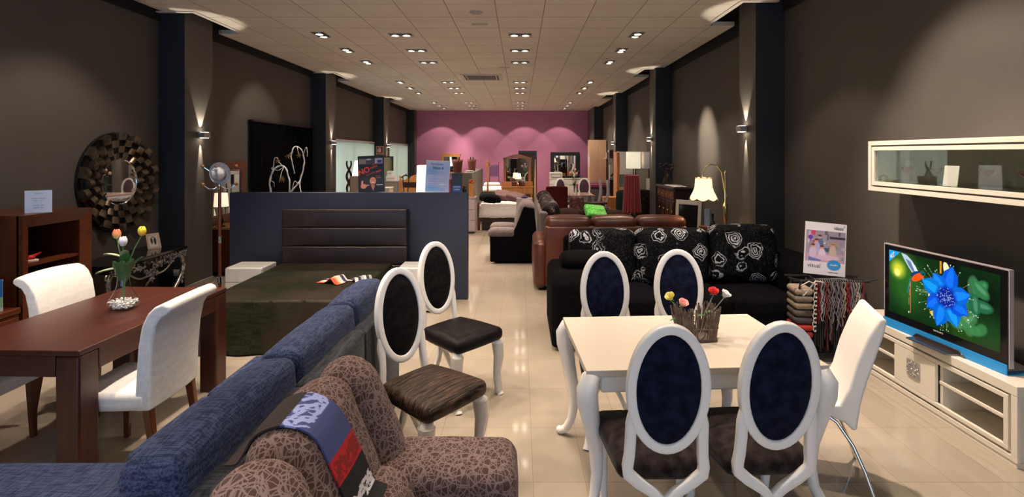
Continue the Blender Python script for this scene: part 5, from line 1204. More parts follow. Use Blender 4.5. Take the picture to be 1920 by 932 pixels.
mb = MB(); mb.span(-a+.03, a-.03, f0+.04, bk-.02, z0+.085, z0+.093); mb.build('glass_shelf', m_glass, t, smooth=False)
mb = MB(); mb.lathe([(.001, z1-.040), (.032, z1-.040), (.032, z1-.026)], (.12, -.04, 0), 20); mb.build('puck_light', m_rim, t)
m_wine = mat('red_wine', (.10, .004, .010), .08)
wg = thing('wine_glass', 'glass of red wine in the wall cabinet, first from the far end', 'wine glass', (3.0, 4.05, z0+.0255), group='wine glasses in the wall cabinet')
mb = MB(); mb.lathe([(.001, .003), (.036, .002), (.006, .010), (.0035, .03), (.0035, .115), (.010, .125), (.038, .155), (.045, .185), (.040, .225), (.032, .262)], n=28, cap=False); mb.build('glass_bowl', m_glass, wg)
mb = MB(); mb.lathe([(.001, .124), (.010, .127), (.037, .156), (.042, .172), (.001, .172)], n=28); mb.build('wine', m_wine, wg)
for y, nm in ((3.77, 'second'), (3.36, 'third'), (3.10, 'fourth')): dup(wg, (3.0, y, z0+.0255), 0, 'glass of red wine in the wall cabinet, %s from the far end' % nm, 'wine glasses in the wall cabinet')
for y, nm in ((3.90, 'farther'), (3.23, 'nearer')):
    mb = MB(); mb.lathe([(.001, 0), (.034, .001), (.040, .05), (.042, .10)], n=24, cap=False); o = mb.build('tumbler', m_glass); o.location = (3.06, y, z0+.0255); tag(o, 'clear empty tumbler in the wall cabinet, %s of the two' % nm, 'glass', 'tumblers in the wall cabinet')
mb = MB(); mb.box((0, 0, .07), (.003, .12, .14)); o = mb.build('price_tag', mat('tag_paper', (.62, .60, .56), .6), smooth=False); o.location = (2.895, 3.52, z0+.079); o.rotation_euler = (0, .12, 0); tag(o, 'white price tag propped inside the wall cabinet', 'price tag')
# ================================================================== left background
t = thing('black_curtain', 'black curtain hung on the left wall behind the white branch sculpture', 'curtain', (XL+.05, 10.28, 0))
mb = MB(); mb.grid(lambda a, b: (.02+.028*math.sin(a*62+1.5*math.sin(a*9)), (a-.5)*2.62, .05+2.31*b), 160, 6); mb.build('drape', mat('black_drape', (.003, .003, .004), .95, spec=.05), t, solid=.004)
mb = MB(); mb.span(-.03, .05, -1.33, 1.33, 2.355, 2.385); mb.build('rail', m_blackp, t, smooth=False)
t = thing('display_plinth', 'black box plinth behind the navy partition under the branch sculpture', 'plinth', (-3.60, 8.0, 0))
mb = MB(); mb.box((0, 0, .53), (.9, .42, 1.06)); mb.build('plinth_body', m_blackp, t, bevel=.006)
mb = MB(); mb.box((0, 0, 1.075), (.94, .46, .03)); mb.build('plinth_top', m_blackp, t, bevel=.004)
t = thing('branch_sculpture', 'white twisting branch sculpture with gilded flowers before the black curtain', 'sculpture', (-3.74, 8.0, 1.0905))
def cp(x, y, dy=0): q = P(380+x*.279, 180+y*.279, 8.0+dy); return (q.x+3.74, q.y-8.0, q.z-1.0905)
def smoothp(pts, k=5):
    out = []; n = len(pts)
    for i in range(n-1):
        p0, p1, p2, p3 = (Vector(pts[max(0, i-1)]), Vector(pts[i]), Vector(pts[i+1]), Vector(pts[min(n-1, i+2)]))
        for j in range(k): s = j/k; out.append(tuple(.5*((2*p1)+(p2-p0)*s+(2*p0-5*p1+4*p2-p3)*s*s+(3*p1-p0-3*p2+p3)*s**3)))
    out.append(pts[-1]); return out
mb = MB()
for seq, r0, r1 in (([(462, 690), (455, 640), (452, 570, .05), (470, 510, .08), (500, 475, .1), (535, 470, .08), (565, 500, .03), (580, 560, 0), (582, 640, -.03), (585, 690, -.02)], .020, .017),
                    ([(583, 665), (600, 635, .0), (640, 590, .05), (662, 550, .08), (680, 470, .1), (682, 410, .1), (662, 360, .06), (630, 340, .02), (605, 360, -.03), (598, 420, -.06), (610, 480, -.05), (614, 520, -.03)], .020, .010),
                    ([(475, 500, .06), (478, 430, .02), (495, 412, 0), (515, 450, .02), (545, 485, .05)], .010, .008), ([(490, 498), (515, 500, -.02), (545, 478, 0)], .008, .007),
                    ([(545, 480, .05), (526, 525, .0), (518, 578, -.04)], .009, .006), ([(676, 400, .08), (692, 345, .03), (705, 370, .0), (702, 405, 0)], .011, .007), ([(452, 570, .04), (478, 582, 0), (480, 612, 0)], .008, .005),
                    ([(662, 552, .08), (650, 600, .02), (662, 645, 0), (660, 690)], .011, .009), ([(640, 590, .04), (625, 572, 0), (612, 585, -.03), (600, 640, 0), (600, 690)], .010, .008), ([(605, 375, 0), (590, 380, -.02), (575, 405, -.02)], .007, .005), ([(635, 345), (640, 370, -.03), (648, 392, -.04)], .007, .005), ([(470, 480, .05), (462, 488, 0), (478, 500, 0)], .006, .005)):
    pts = smoothp([cp(*q) for q in seq]); pts = [tuple(Vector(p)+Vector(noise.noise_vector(Vector(p)*9+Vector((3, 1, 7))))*.010) for p in pts]; mb.sweep(pts, [(r0+(r1-r0)*i/(len(pts)-1))*(.66+.12*math.sin(i*1.3)) for i in range(len(pts))], n=8)
mb.build('branches', mat('whitewashed_branch', (.84, .81, .80), .6, bump=(60, .4)), t)
mb = MB()
for x, y in ((505, 430), (540, 560), (575, 402), (648, 395), (536, 548)):
    c = cp(x, y, -.04)
    for k_ in range(6): a = k_*PI/3; leaf(mb, c, (math.cos(a), -.5, math.sin(a)), .045, .013)
mb.build('gold_flowers', mat('gilded', (.60, .40, .14), .35, .7), t, solid=.002)

t = thing('dark_dresser', 'dark wood dresser by the left wall beyond the first pillar', 'dresser', (-4.36, 8.3, 0), PI/2)
mb = MB(); mb.span(-.60, .60, -.24, .28, .05, .68); mb.build('carcass', m_ma_z, t, bevel=.004)
mb = MB(); mb.span(-.62, .62, -.26, .29, .681, .71); mb.build('top_board', m_orange, t, bevel=.004)
for i in range(3):
    mb = MB(); mb.span(-.58, .58, -.258, -.2405, .08+.2*i, .265+.2*i); o = mb.build('drawer', m_ma_y, t, bevel=.004)
    for x in (-.3, .3): mb = MB(); mb.ball((x, -.27, .17+.2*i), .014); mb.build('knob', m_brass, o)
t = thing('dresser_mirror', 'wall mirror in a broad reddish wood frame above the dark dresser', 'mirror', (XL+.001, 8.30, 0), PI/2)
mb = MB(); rectframe(mb, .52, .72, 1.67, .13, -.04, 0); mb.build('frame_border', m_ma_z, t, bevel=.005)
mb = MB(); mb.span(-.39, .39, -.02, -.012, .85, 1.54); mb.build('glass', m_mirror, t, smooth=False)
def lamp(label, loc, hb, shade, es=1.1, rt=.5, base_m=None, power=0, col=(1, .85, .6), nm='table_lamp', sq=False):
    t = thing(nm, label, 'lamp', loc); r, z0, z1 = shade
    mb = MB()
    if sq: mb.lathe([(r*1.414, z0), (r*1.414*rt, z1)], n=4, M=Matrix.Rotation(PI/4, 4, 'Z'), cap=False)
    else: mb.lathe([(r, z0), (r*rt, z1)], n=28, cap=False)
    k = NB('shade_'+label.split()[0]); k.base((.8, .7, .5)); k.b.inputs['Emission Color'].default_value = (*col, 1); k.b.inputs['Emission Strength'].default_value = es; mb.build('lamp_shade', k.m, t, solid=.003)
    mb = MB(); mb.lathe([(.001, .002), (.06, .002), (.06, .015), (.02, .03), (.035, hb*.35), (.045, hb*.5), (.015, hb*.8), (.008, z0), (.008, z0+.02)], n=18) if not sq else mb.lathe([(.07, .002), (.07, .015), (.012, .02), (.012, z0+.02)], n=14); mb.build('lamp_base', base_m or m_blackp, t)
    if power: l = bpy.data.lights.new('lamp_glow', 'POINT'); l.energy = power; l.color = col; l.shadow_soft_size = .03; o = bpy.data.objects.new('lamp_glow', l); COL.objects.link(o); o.parent = t; o.location = (0, 0, (z0+z1)/2)
    return t
lamp('cream table lamp at the near end of the dark dresser', (-4.46, 7.80, .7105), .2, (.10, .30, .50), 1.0, .85)
lamp('white bedside style lamp behind the first, on the dark dresser', (-4.42, 8.25, .7105), .15, (.07, .10, .22), .7, .6, m_white)
softcush('gift_box', 'small red and pink wrapped box on the dark dresser', (-4.20, 8.05, 1.08), (.12, .10, .10), mat('pink_red_wrap', (.55, .04, .05), .5), (.2, .4, .6), r=.01, puff=0)['category'] = 'box'
t = thing('display_riser', 'black block raising the red wrapped box on the dark dresser', 'stand', (-4.20, 8.05, .7105)); mb = MB(); mb.span(-.08, .08, -.09, .09, 0, .30); mb.build('riser_body', m_blackp, t, bevel=.005)
card('white price card standing before the dresser mirror', 'sign', (-4.20, 7.98+.22, 1.36-.65+.001), .2, .12, .15, ['Comoda', '', '299']) if False else None
t = thing('price_card', 'white price card hung on the dresser mirror', 'sign', (XL+.046, 8.52, 1.30), PI/2); mb = MB(); mb.span(-.07, .07, -.006, 0, 0, .16); mb.build('card_sheet', m_white, t, smooth=False)

def sign_pillar():
    t = thing('fire_extinguisher_sign', 'red and white fire extinguisher sign on a dark pillar', 'sign', (-4.45, 16.598, 1.76))
    def f(u, v):
        c = Cv(u, v, (.85, .75, .72)); c.rect(.06, .22, .94, .95, (.60, .05, .05)).rect(.06, .05, .94, .16, (.65, .08, .08)).rect(.38, .32, .64, .74, (.9, .82, .8)).rect(.46, .74, .56, .84, (.9, .82, .8)).rect(.3, .78, .5, .83, (.9, .82, .8)).ell(.25, .5, .07, .22, (.9, .8, .75), .2); return c.c
    picture('printed_face', .24, .27, f, 40, 40, t); mb = MB(); mb.span(-.12, .12, .001, .006, 0, .27); mb.build('backing', m_white, t, smooth=False); t.location.y = 16.59
sign_pillar()
t = thing('carved_statue', 'tall dark red carved wooden sculpture by the near side window', 'sculpture', (-4.13, 12.62, .82))
mb = MB()
for s in (-1, 1):
    pts = [(.045*s*math.sin(q*8.5), .03*math.cos(q*7)*s, q*.80) for q in [i/40 for i in range(41)]]; mb.sweep(pts, [.034*(1-.75*abs(i/40-.4)) for i in range(41)], n=10)
mb.box((0, 0, .01), (.16, .14, .02)); mb.build('carving', mat('dark_red_lacquer', (.08, .010, .012), .25), t)
def plinth(nm, label, cat, x0, x1, y0, y1, z1, m, top=None):
    t = thing(nm, label, cat, ((x0+x1)/2, (y0+y1)/2, 0)); a = (x1-x0)/2; b = (y1-y0)/2
    mb = MB(); mb.span(-a, a, -b, b, .04, z1-.03); mb.build('carcass', m, t, bevel=.004)
    mb = MB(); mb.span(-a-.01, a+.01, -b-.01, b+.01, z1-.03, z1); mb.build('top_board', top or m, t, bevel=.003)
    mb = MB(); mb.span(-a+.03, a-.03, -b+.02, b, 0, .04); mb.build('plinth_base', m_blackp, t, smooth=False)
    for i in range(3):
        h = (z1-.10)/3; mb = MB(); mb.span(-a+.015, a-.015, -b-.012, -b, .06+h*i, .05+h*(i+1)); o = mb.build('drawer', m, t, bevel=.003)
        mb = MB(); mb.ball((0, -b-.02, .055+h*(i+.5)), .012); mb.build('knob', m_chrome, o)
    return t
plinth('chest_of_drawers', 'dark chest of drawers standing under the red carved sculpture', 'chest of drawers', -4.35, -3.85, 12.42, 12.85, .815, m_dark)
plinth('chest_of_drawers', 'cream chest of drawers before the near side window', 'chest of drawers', -3.75, -3.25, 12.95, 13.4, .95, m_cream)
lamp('bright white cone lamp before the near side window', (-4.10, 13.2, .02), .3, (.16, 1.05, 1.60), 1.6, .45, m_chrome, 4, (1, .95, .85), 'floor_lamp')
t = thing('storage_box', 'small cream box behind the partition below the bright cone lamp', 'box', (-3.62, 13.15, .9505)); mb = MB(); mb.span(-.11, .11, -.09, .09, 0, .15); mb.build('box_body', m_cream, t, bevel=.004); mb = MB(); mb.span(-.115, .115, -.095, .095, .151, .185); mb.build('lid', m_cream, t, bevel=.004)
t = thing('orchid_plant', 'pale blue orchid beside the cream box near the side window', 'plant', (-3.95, 12.55, .8155)); mb = MB(); mb.lathe([(.04, 0), (.055, .09)], n=16); mb.build('pot', m_white, t)
mb = MB(); [mb.sweep([(0, 0, .08), (s*.03, 0, .25), (s*.09, .02, .42)], .004, n=6) for s in (-1, .3, 1)]; mb.build('stems', m_stem, t)
mb = MB(); [leaf(mb, (s*.09+.02*k_, .02, .40-.05*k_), (math.cos(k_*1.7), -.4, math.sin(k_*1.7)), .06, .02) for s in (-1, .3, 1) for k_ in range(5)]; mb.build('petals', mat('pale_blue_petal', (.55, .60, .75), .6), t)
t = thing('printed_headboard', 'cream headboard printed with brown swirls standing behind the partition', 'headboard', (-3.72, 12.1, 0))
def swirl(u, v):
    c = Cv(u, v, (.78, .72, .66), .5)
    for x, y, r in ((.7, .86, .05), (.75, .93, .03), (.85, .8, .04), (.6, .95, .02), (.3, .6, .06)): c.ell(x, y, r, r*.6, (.45, .28, .28), .1, .5).ell(x, y, r*.6, r*.3, (.78, .72, .66), .1, .5)
    return c.c
picture('printed_face', .42, 1.28, swirl, 40, 120, t); mb = MB(); mb.span(-.21, .21, .001, .06, 0, 1.28); mb.build('board', m_cream, t, bevel=.002)
plinth('chest_of_drawers', 'tall taupe chest of drawers behind the red-lettered poster', 'chest of drawers', -3.60, -3.24, 13.9, 14.3, 1.07, mat('taupe_lacquer', (.22, .18, .16), .4))
for z, w_, h_, lab in ((1.0705, .24, .13, 'wide white carton on top of the taupe chest, lower of two'), (1.2015, .13, .13, 'small white carton stacked on a wider carton')):
    t = thing('carton', lab, 'box', (-3.47-.03*(w_ < .2), 14.1, z), group='white cartons on the taupe chest'); mb = MB(); mb.span(-w_/2, w_/2, -.1, .1, 0, h_); mb.build('carton_body', m_white, t, bevel=.002); mb = MB(); mb.span(-w_/2+.02, w_/2-.02, -.1015, -.1, h_*.4, h_*.6); mb.build('printed_band', mat('carton_print', (.45, .4, .42), .6), t, smooth=False)
t = thing('dark_framed_mirror', 'dark framed mirror on the pillar side between the two side windows', 'mirror', (-3.95, 15.6, 0)); mb = MB(); rectframe(mb, .17, .0, 1.72, .035, -.02, .02); mb.build('frame_border', m_blackp, t, bevel=.003); mb = MB(); mb.span(-.135, .135, -.004, .004, .035, 1.685); mb.build('mirror_panel', mat('bronze_mirror', (.35, .26, .17), .1, .9), t, smooth=False)
t = thing('pine_bed', 'honey pine bed with an arched headboard behind the partition', 'bed', (-2.75, 13.9, 0))
mb = MB(); n_ = 24; vs = [(-.40+.80*i/n_, (1.10+.14*math.sin(PI*min(1, max(0, (i/n_)*1.1-.05)))**2)) for i in range(n_+1)]
pl = [(-.40, .35)]+vs+[(.40, .35)]; mb.prism(pl, 'y', -.02, .02); mb.build('headboard_panel', m_orange, t, bevel=.004)
mb = MB(); mb.span(-.36, .36, -.025, -.02, .90, 1.04); mb.build('rail_groove', m_dark, t, smooth=False)
for s in (-1, 1): mb = MB(); mb.lathe([(.03, 0), (.03, 1.06), (.038, 1.10), (.02, 1.14), (.034, 1.19), (.001, 1.23)], (s*.43, 0, 0), 14); mb.build('post', m_orange, t)
mb = MB(); mb.rbox((0, -.75, .42), (.82, 1.4, .22), r=.05, n=3); mb.build('mattress', m_whitefab, t); mb = MB(); mb.span(-.43, .43, -1.48, -.02, .15, .30); mb.build('bed_frame', m_orange, t, bevel=.006)
t = thing('valet_stand', 'black metal valet stand behind the partition beside the pine bed', 'valet stand', (-2.62, 12.0, 0)); mb = MB()
for s in (-1, 1): mb.sweep([(s*.09, 0, 0), (s*.09, 0, .80), (s*.04, 0, .95), (s*.065, 0, 1.08), (s*.065, 0, 1.26)], .011, n=8)
mb.sweep([(-.10, 0, 1.25), (-.05, 0, 1.29), (0, 0, 1.30), (.05, 0, 1.29), (.10, 0, 1.25)], .016, n=8); mb.tube((-.09, 0, .4), (.09, 0, .4), .008); mb.span(-.14, .14, -.12, .12, 0, .02); mb.ball((0, 0, 1.325), .014); mb.build('metal_frame', m_blackp, t)
lamp('tall white paper floor lamp behind the blue leaflet sign', (-1.47, 8.0, 0), .3, (.10, 1.10, 1.62), 1.3, .9, m_white, 0, (1, .95, .9), 'floor_lamp', True)

# signs and ornaments standing on the partition
def noposter(u, v):
    c = Cv(u, v, (.06, .055, .06), .72); c.rect(.04, .77, .96, .93, (.30, .26, .27)).rect(.04, .78, .30, .92, (.55, .50, .48)).rect(.66, .78, .95, .93, (.72, .70, .80)).rect(.74, .80, .92, .88, (.22, .18, .50)).ell(.42, .90, .08, .02, (.8, .78, .75), .2).rect(.1, .955, .9, .965, (.25, .2, .2))
    c.ell(.52, .30, .34, .22, (.16, .16, .18), .9)
    c.ell(.55, .40, .115, .085, (.09, .05, .04), .2).ell(.62, .37, .05, .12, (.08, .05, .04), .2).ell(.56, .31, .088, .105, (.80, .52, .42), .12).ell(.53, .335, .012, .010, (.1, .05, .05), .3).ell(.60, .335, .012, .010, (.1, .05, .05), .3).ell(.565, .258, .035, .016, (.92, .88, .86), .2).ell(.565, .244, .03, .012, (.55, .15, .15), .3)
    c.poly([(.28, 0), (.36, .14), (.50, .20), (.66, .19), (.78, .10), (.84, 0)], (.05, .06, .14)).poly([(.47, .20), (.56, .04), (.64, .19)], (.72, .45, .36))
    c.ell(.20, .17, .085, .065, (.78, .50, .40), .15).ell(.15, .26, .028, .07, (.80, .53, .43), .15, -.1).ell(.32, .19, .075, .02, (.80, .52, .42), .2, .1).seg(.30, .12, .42, .10, .02, (.12, .12, .18)).rect(.70, .19, .93, .205, (.8, .8, .78)); return c.c
t = thing('lettered_poster', 'black advertising poster with NO in red letters standing on the partition', 'poster', (-1.845, 6.50, 1.319)); T = Matrix.Rotation(math.radians(-3), 4, 'X') @ Matrix.Rotation(math.radians(-2.5), 4, 'Y')
picture('printed_face', .325, .455, noposter, 84, 118, t, M=T)
mb = MB(); mb.span(-.1625, .1625, .002, .02, 0, .455, M=T); mb.build('backing_board', m_blackp, t, smooth=False)
redink = mat('red_ink', (.65, .05, .03), .5)
ptext('NO', .095, -.088, .265, redink, t, T, rz=-.32, bold=.0022); ptext('canto', .042, .035, .315, redink, t, T, rz=-.32, bold=.0008); ptext('todo', .026, .035, .345, redink, t, T, rz=-.32); ptext('los precios', .026, -.01, .232, redink, t, T, rz=-.32); ptext('bajos', .036, .095, .262, redink, t, T, rz=-.32, bold=.0008)
ptext('por eso', .018, .085, .205, redink, t, T); ptext('me gusta', .018, .09, .183, mat('amber_ink', (.5, .25, .05), .5), t, T)
def visco(u, v):
    c = Cv(u, v, (.82, .84, .97), .76); c.ell(.3, .65, .5, .2, (.58, .72, .96), 1, .2).ell(.2, .35, .4, .2, (.72, .78, .97), 1).ell(.2, .1, .35, .1, (.55, .74, .97), 1).ell(.7, .5, .2, .3, (.88, .86, .98), 1, 0, .6)
    rnd = random.Random(3)
    for i in range(26):
        y = .10+.024*i; x = .12; 
        while x < .85: w_ = rnd.uniform(.02, .09); c.rect(x, y, x+w_, y+.008, (.45, .50, .74), .5); x += w_+rnd.uniform(.01, .06)
    c.rect(.08, .50, .34, .55, (.78, .82, .95), .8).rect(.60, .22, .85, .25, (.95, .95, 1)); return c.c
t = thing('leaflet_sign', 'pale blue leaflet sign in a clear holder standing on the partition', 'sign', (-1.035, 6.50, 1.319)); T = Matrix.Rotation(math.radians(-3), 4, 'X') @ Matrix.Rotation(math.radians(2.5), 4, 'Y')
picture('printed_face', .285, .375, visco, 72, 96, t, M=T @ Matrix.Translation((0, .001, .008)), rough=.25)
mb = MB(); mb.span(-.15, .15, .004, .008, 0, .395, M=T); mb.span(-.15, .15, -.02, .06, .0, .004); mb.build('holder_back', m_white, t, smooth=False)
vink = mat('navy_ink', (.02, .03, .12), .5)
ptext('Viscolatex', .040, -.02, .350, vink, t, T, y=-.0006, ext=.0002, shear=.3); ptext('Visco 6', .046, .0, .300, vink, t, T, y=-.0006, ext=.0002, shear=.2, bold=.001); ptext('colchon', .020, .07, .03, vink, t, T, y=-.0006, ext=.0002)
t = thing('display_box', 'dark slate box standing at the right end of the partition top', 'box', (-.785, 6.52, 1.319)); mb = MB(); mb.span(-.06, .06, -.02, .03, 0, .235); mb.build('box_body', mat('slate', (.03, .04, .055), .5), t, bevel=.003)
t = thing('blue_sign', 'small blue lettered sign before the dark slate box on the partition', 'sign', (-.785, 6.475, 1.319)); mb = MB(); mb.span(-.06, .06, 0, .006, 0, .09); mb.build('sign_board', mat('royal_blue', (.02, .06, .28), .4), t, smooth=False)
text('OFERTAS', .022, t, (0, -.0005, .066), (PI/2, 0, 0), whiteink); text('LATEX', .024, t, (0, -.0005, .035), (PI/2, 0, 0), whiteink)
t = thing('red_book', 'thin red book standing between the leaflet sign and the slate box', 'book', (-.865, 6.50, 1.319)); mb = MB(); mb.span(-.012, .012, -.03, .04, 0, .16); mb.build('cover', mat('book_red', (.30, .03, .03), .5), t, bevel=.002)
t = thing('potted_plant', 'small red and green plant at the very end of the partition top', 'plant', (-.69, 6.50, 1.319)); mb = MB(); mb.lathe([(.022, 0), (.03, .04)], n=14); mb.build('pot', m_dark, t)
random.seed(4); mb = MB(); [leaf(mb, (0, 0, .035), (random.uniform(-1, 1), random.uniform(-1, 1), random.uniform(.3, 1.6)), random.uniform(.05, .09), .014) for _ in range(16)]; mb.build('leaves', m_leaf, t)
mb = MB(); [leaf(mb, (0, 0, .05), (random.uniform(-1, 1), random.uniform(-1, 1), random.uniform(.6, 1.6)), random.uniform(.05, .075), .013) for _ in range(9)]; mb.build('red_leaves', mat('poinsettia_red', (.30, .03, .02), .5), t)

# baskets on the far partition
def basket(label, x, y, z, r):
    t = thing('terracotta_planter', label, 'planter', (x, y, z), group='zigzag planters on the far partition')
    mb = MB(); n_ = 20; prof = [(r*.72, 0), (r*.75, .02), (r*.92, .24), (r, .30)]; vs = []; fs = []
    for i, (q, zz) in enumerate(prof):
        for j in range(n_): a = 2*PI*j/n_; vs.append((q*math.cos(a), q*math.sin(a), zz+(.045 if i == 3 and j % 2 else 0)))
    for i in range(3):
        for j in range(n_): fs.append((i*n_+j, i*n_+(j+1) % n_, (i+1)*n_+(j+1) % n_, (i+1)*n_+j))
    fs.append(tuple(range(n_))); mb.add(vs, fs); mb.build('planter_wall', mat('terracotta_weave', (.16, .045, .03), .8, bump=(40, .5)), t, solid=.01)
    mb = MB(); [mb.tube((s*.03, 0, .02), (s*.035, 0, .40), .013) for s in (-1, 1)]; mb.build('rolled_stems', m_dark, t)
basket('zigzag-rimmed terracotta planter on the near corner of the far partition', -1.60, 13.42, 1.3105, .13)
basket('zigzag-rimmed terracotta planter farther along the far partition', -1.345, 14.6, 1.3105, .12)
mb = MB(); mb.lathe([(.001, 0), (.06, 0), (.11, .03)], n=20, cap=False); o = mb.build('shallow_dish', m_white, solid=.006); o.location = (-1.345, 13.95, 1.314); tag(o, 'shallow white dish on the far partition between two planters', 'dish')

# ================================================================== far middle: bed, drawers, dressing table
plinth('chest_of_drawers', 'lilac chest of drawers just beyond the end of the navy partition', 'chest of drawers', -1.32, -1.00, 11.75, 12.15, .82, mat('lilac_lacquer', (.42, .34, .38), .35))
t = thing('carved_candle_box', 'orange carved wooden box on the lilac chest of drawers', 'box', (-1.10, 11.9, .8205)); mb = MB(); mb.span(-.06, .06, -.06, .06, 0, .30); mb.build('box_body', m_orange, t, bevel=.005)
mb = MB(); [mb.ball((.045*math.cos(a), -.02+.03*math.sin(2*a), .34+.03*math.sin(a)), (.025, .02, .028), 8, 6) for a in [i*.8 for i in range(8)]]; mb.build('carved_flowers', mat('orange_bloom', (.50, .12, .03), .5), t)
t = thing('white_quilt_bed', 'double bed with a white quilt in the far middle of the store', 'bed', (-.35, 13.0, 0))
for y in (-.72, .72): mb = MB(); mb.lathe([(.032, 0), (.032, .55), (.04, .60), (.02, .63), (.001, .66)], (-.62, y, 0), 12); mb.build('post', m_ma_z, t)
mb = MB(); mb.span(-.62, .62, -.74, .74, .20, .32); mb.span(-.55, .55, -.70, .70, .0, .2); mb.build('bed_frame', m_dark, t, bevel=.005)
mb = MB(); mb.grid(lambda a, b: (-.58+1.20*a, -.78+1.56*b, .60-.0*a+.012*noise.noise(Vector((a*6, b*6, 0)))-(.30*max(0, (.06-b)/.06))+.010*noise.noise(Vector((a*22, b*6, 2)))), 60, 50); mb.grid(lambda a, b: (-.60+.02*b, -.78+1.56*a, .30+.30*b), 20, 4); mb.build('quilt', mat('white_quilt', (.72, .70, .68), .8, bump=(12, .8)), t, solid=.03)
mb = MB(); mb.rbox((0, 0, .44), (1.16, 1.44, .24), r=.06, n=3); mb.build('mattress', m_whitefab, t)
for lab, loc, m_, rot in (('dark grey cushion lying at the left of the white quilt bed', (-.70, 12.72, .70), m_blackfab, (.1, .1, .2)), ('plum cushion lying on the white quilt bed, left of its pair', (-.46, 13.28, .74), mat('plum_velvet', (.11, .03, .04), .6, sheen=.3), (.35, .1, -.3)), ('plum cushion lying on the white quilt bed, right of its pair', (-.10, 13.05, .71), mat('plum_velvet', (.11, .03, .04), .6), (.2, .2, -.5)), ('black and white cushion behind the plum cushions', (-.80, 13.20, .72), m_satin, (.2, 0, 0))):
    softcush('bed_cushion', lab, loc, (.44, .40, .15), m_, rot, 'cushions on the white quilt bed', r=.065, puff=.02)
t = thing('arched_cabinet', 'lilac bedside cabinet with a brown arched door behind the grey armchair', 'cabinet', (.10, 11.75, 0)); mb = MB(); mb.span(-.18, .18, -.17, .17, .03, .80); mb.build('carcass', MATS['lilac_lacquer'], t, bevel=.004)
mb = MB(); mb.prism([(-.14, .05), (.14, .05), (.14, .55)]+[(.14*math.cos(a), .55+.14*math.sin(a)) for a in [PI*i/12 for i in range(1, 12)]]+[(-.14, .55)], 'y', -.185, -.171); o = mb.build('door', m_ma_z, t, bevel=.003); mb = MB(); mb.ball((.10, -.195, .45), .012); mb.build('knob', m_chrome, o)
mb = MB(); mb.lathe([(.001, 0), (.05, 0), (.09, .02)], n=18, cap=False); o = mb.build('purple_dish', mat('purple_glaze', (.08, .03, .18), .3), solid=.005); o.location = (.10, 11.75, .804); tag(o, 'small purple dish on the lilac arched cabinet', 'dish')
t = thing('wooden_coat_tree', 'turned pine coat tree beyond the white quilt bed', 'coat stand', (-.95, 15.4, 0)); mb = MB(); mb.lathe([(.035, .1), (.025, .3), (.03, .8), (.02, .9), (.028, 1.4), (.02, 1.58), (.001, 1.64)], n=12); mb.build('pole', m_orange, t)
for i in range(4):
    a = PI/2*i+.3; c_, s_ = math.cos(a), math.sin(a); mb = MB(); mb.sweep([(.02*c_, .02*s_, 1.42), (.08*c_, .08*s_, 1.42), (.13*c_, .13*s_, 1.50)], .011, n=7); mb.sweep([(.02*c_, .02*s_, 1.54), (.06*c_, .06*s_, 1.56), (.09*c_, .09*s_, 1.62)], .009, n=7); mb.build('peg', m_orange, t)
    mb = MB(); mb.sweep([(.02*c_, .02*s_, .16), (.12*c_, .12*s_, .12), (.20*c_, .20*s_, .0)], .015, n=7); mb.build('foot', m_orange, t)
t = thing('metal_headboard', 'violet metal lattice headboard before the plum wall', 'headboard', (-1.02, 20.6, 0)); mb = MB()
for x in (-.18, .18): mb.tube((x, 0, 0), (x, 0, 1.48), .012)
for z in (.55, .90, 1.35): mb.tube((-.18, 0, z), (.18, 0, z), .009)
mb.build('metal_frame', mat('violet_metal', (.10, .05, .14), .4, .5), t); mb = MB(); mb.span(-.165, .165, -.004, .004, .92, 1.33); mb.build('violet_panel', mat('violet_panel', (.16, .07, .20), .6), t, smooth=False)
t = thing('single_bed', 'low bed with a pale cover in front of the violet headboard', 'bed', (-1.05, 18.9, 0)); mb = MB(); mb.span(-.45, .45, -.9, .95, .05, .32); mb.build('bed_frame', m_orange, t, bevel=.01); mb = MB(); mb.rbox((0, 0, .45), (.92, 1.86, .24), r=.07, n=4, puff=(0, 0, .03)); mb.build('cover', m_whitefab, t)
mb = MB(); mb.rbox((0, .65, .64), (.6, .35, .16), r=.07, n=4); mb.build('pillow', m_whitefab, t)

t = thing('dressing_table', 'honey wood dressing table with an arched mirror', 'dressing table', (-.09, 17.0, 0))
mb = MB(); mb.span(-.52, .52, -.24, .22, .70, .74); mb.build('table_top', m_orange, t, bevel=.006)
mb = MB(); mb.span(-.50, .50, -.22, .22, .50, .70); mb.build('drawer_case', m_orange, t, bevel=.003)
for x in (-.34, 0, .34): mb = MB(); mb.span(x-.15, x+.15, -.235, -.2205, .53, .68); o = mb.build('drawer', m_orange, t, bevel=.004); mb = MB(); mb.ball((x, -.245, .6), .012); mb.build('knob', m_brass, o)
for sx_ in (-1, 1):
    for y in (-.19, .19): mb = MB(); mb.lathe([(.016, 0), (.024, .12), (.030, .5)], (sx_*.46, y, 0), 10); mb.build('leg', m_orange, t)
for s in (-1, 1): mb = MB(); mb.span(s*.50, s*.22, .0, .20, .741, .88); mb.build('small_drawer', m_orange, t, bevel=.005)
mb = MB()
for s in (-1, 1): mb.prism([(s*.45, .88), (s*.37, .88), (s*.37, 1.62), (s*.45, 1.66)], 'y', .14, .19)
arch = [(-.47+.94*i/24, 1.66+.12*math.sin(PI*i/24)**1.5) for i in range(25)]; mb.prism([(-.47, 1.60)]+arch+[(.47, 1.60)]+[(.37-.74*i/12, 1.60+.05*math.sin(PI*i/12)) for i in range(13)], 'y', .14, .19); mb.build('mirror_frame', m_orange, t, bevel=.003)
mb = MB(); mb.box((0, .163, 1.255), (.74, .006, .75), rz=math.radians(9)); mb.build('mirror_glass', m_mirror, t, smooth=False)
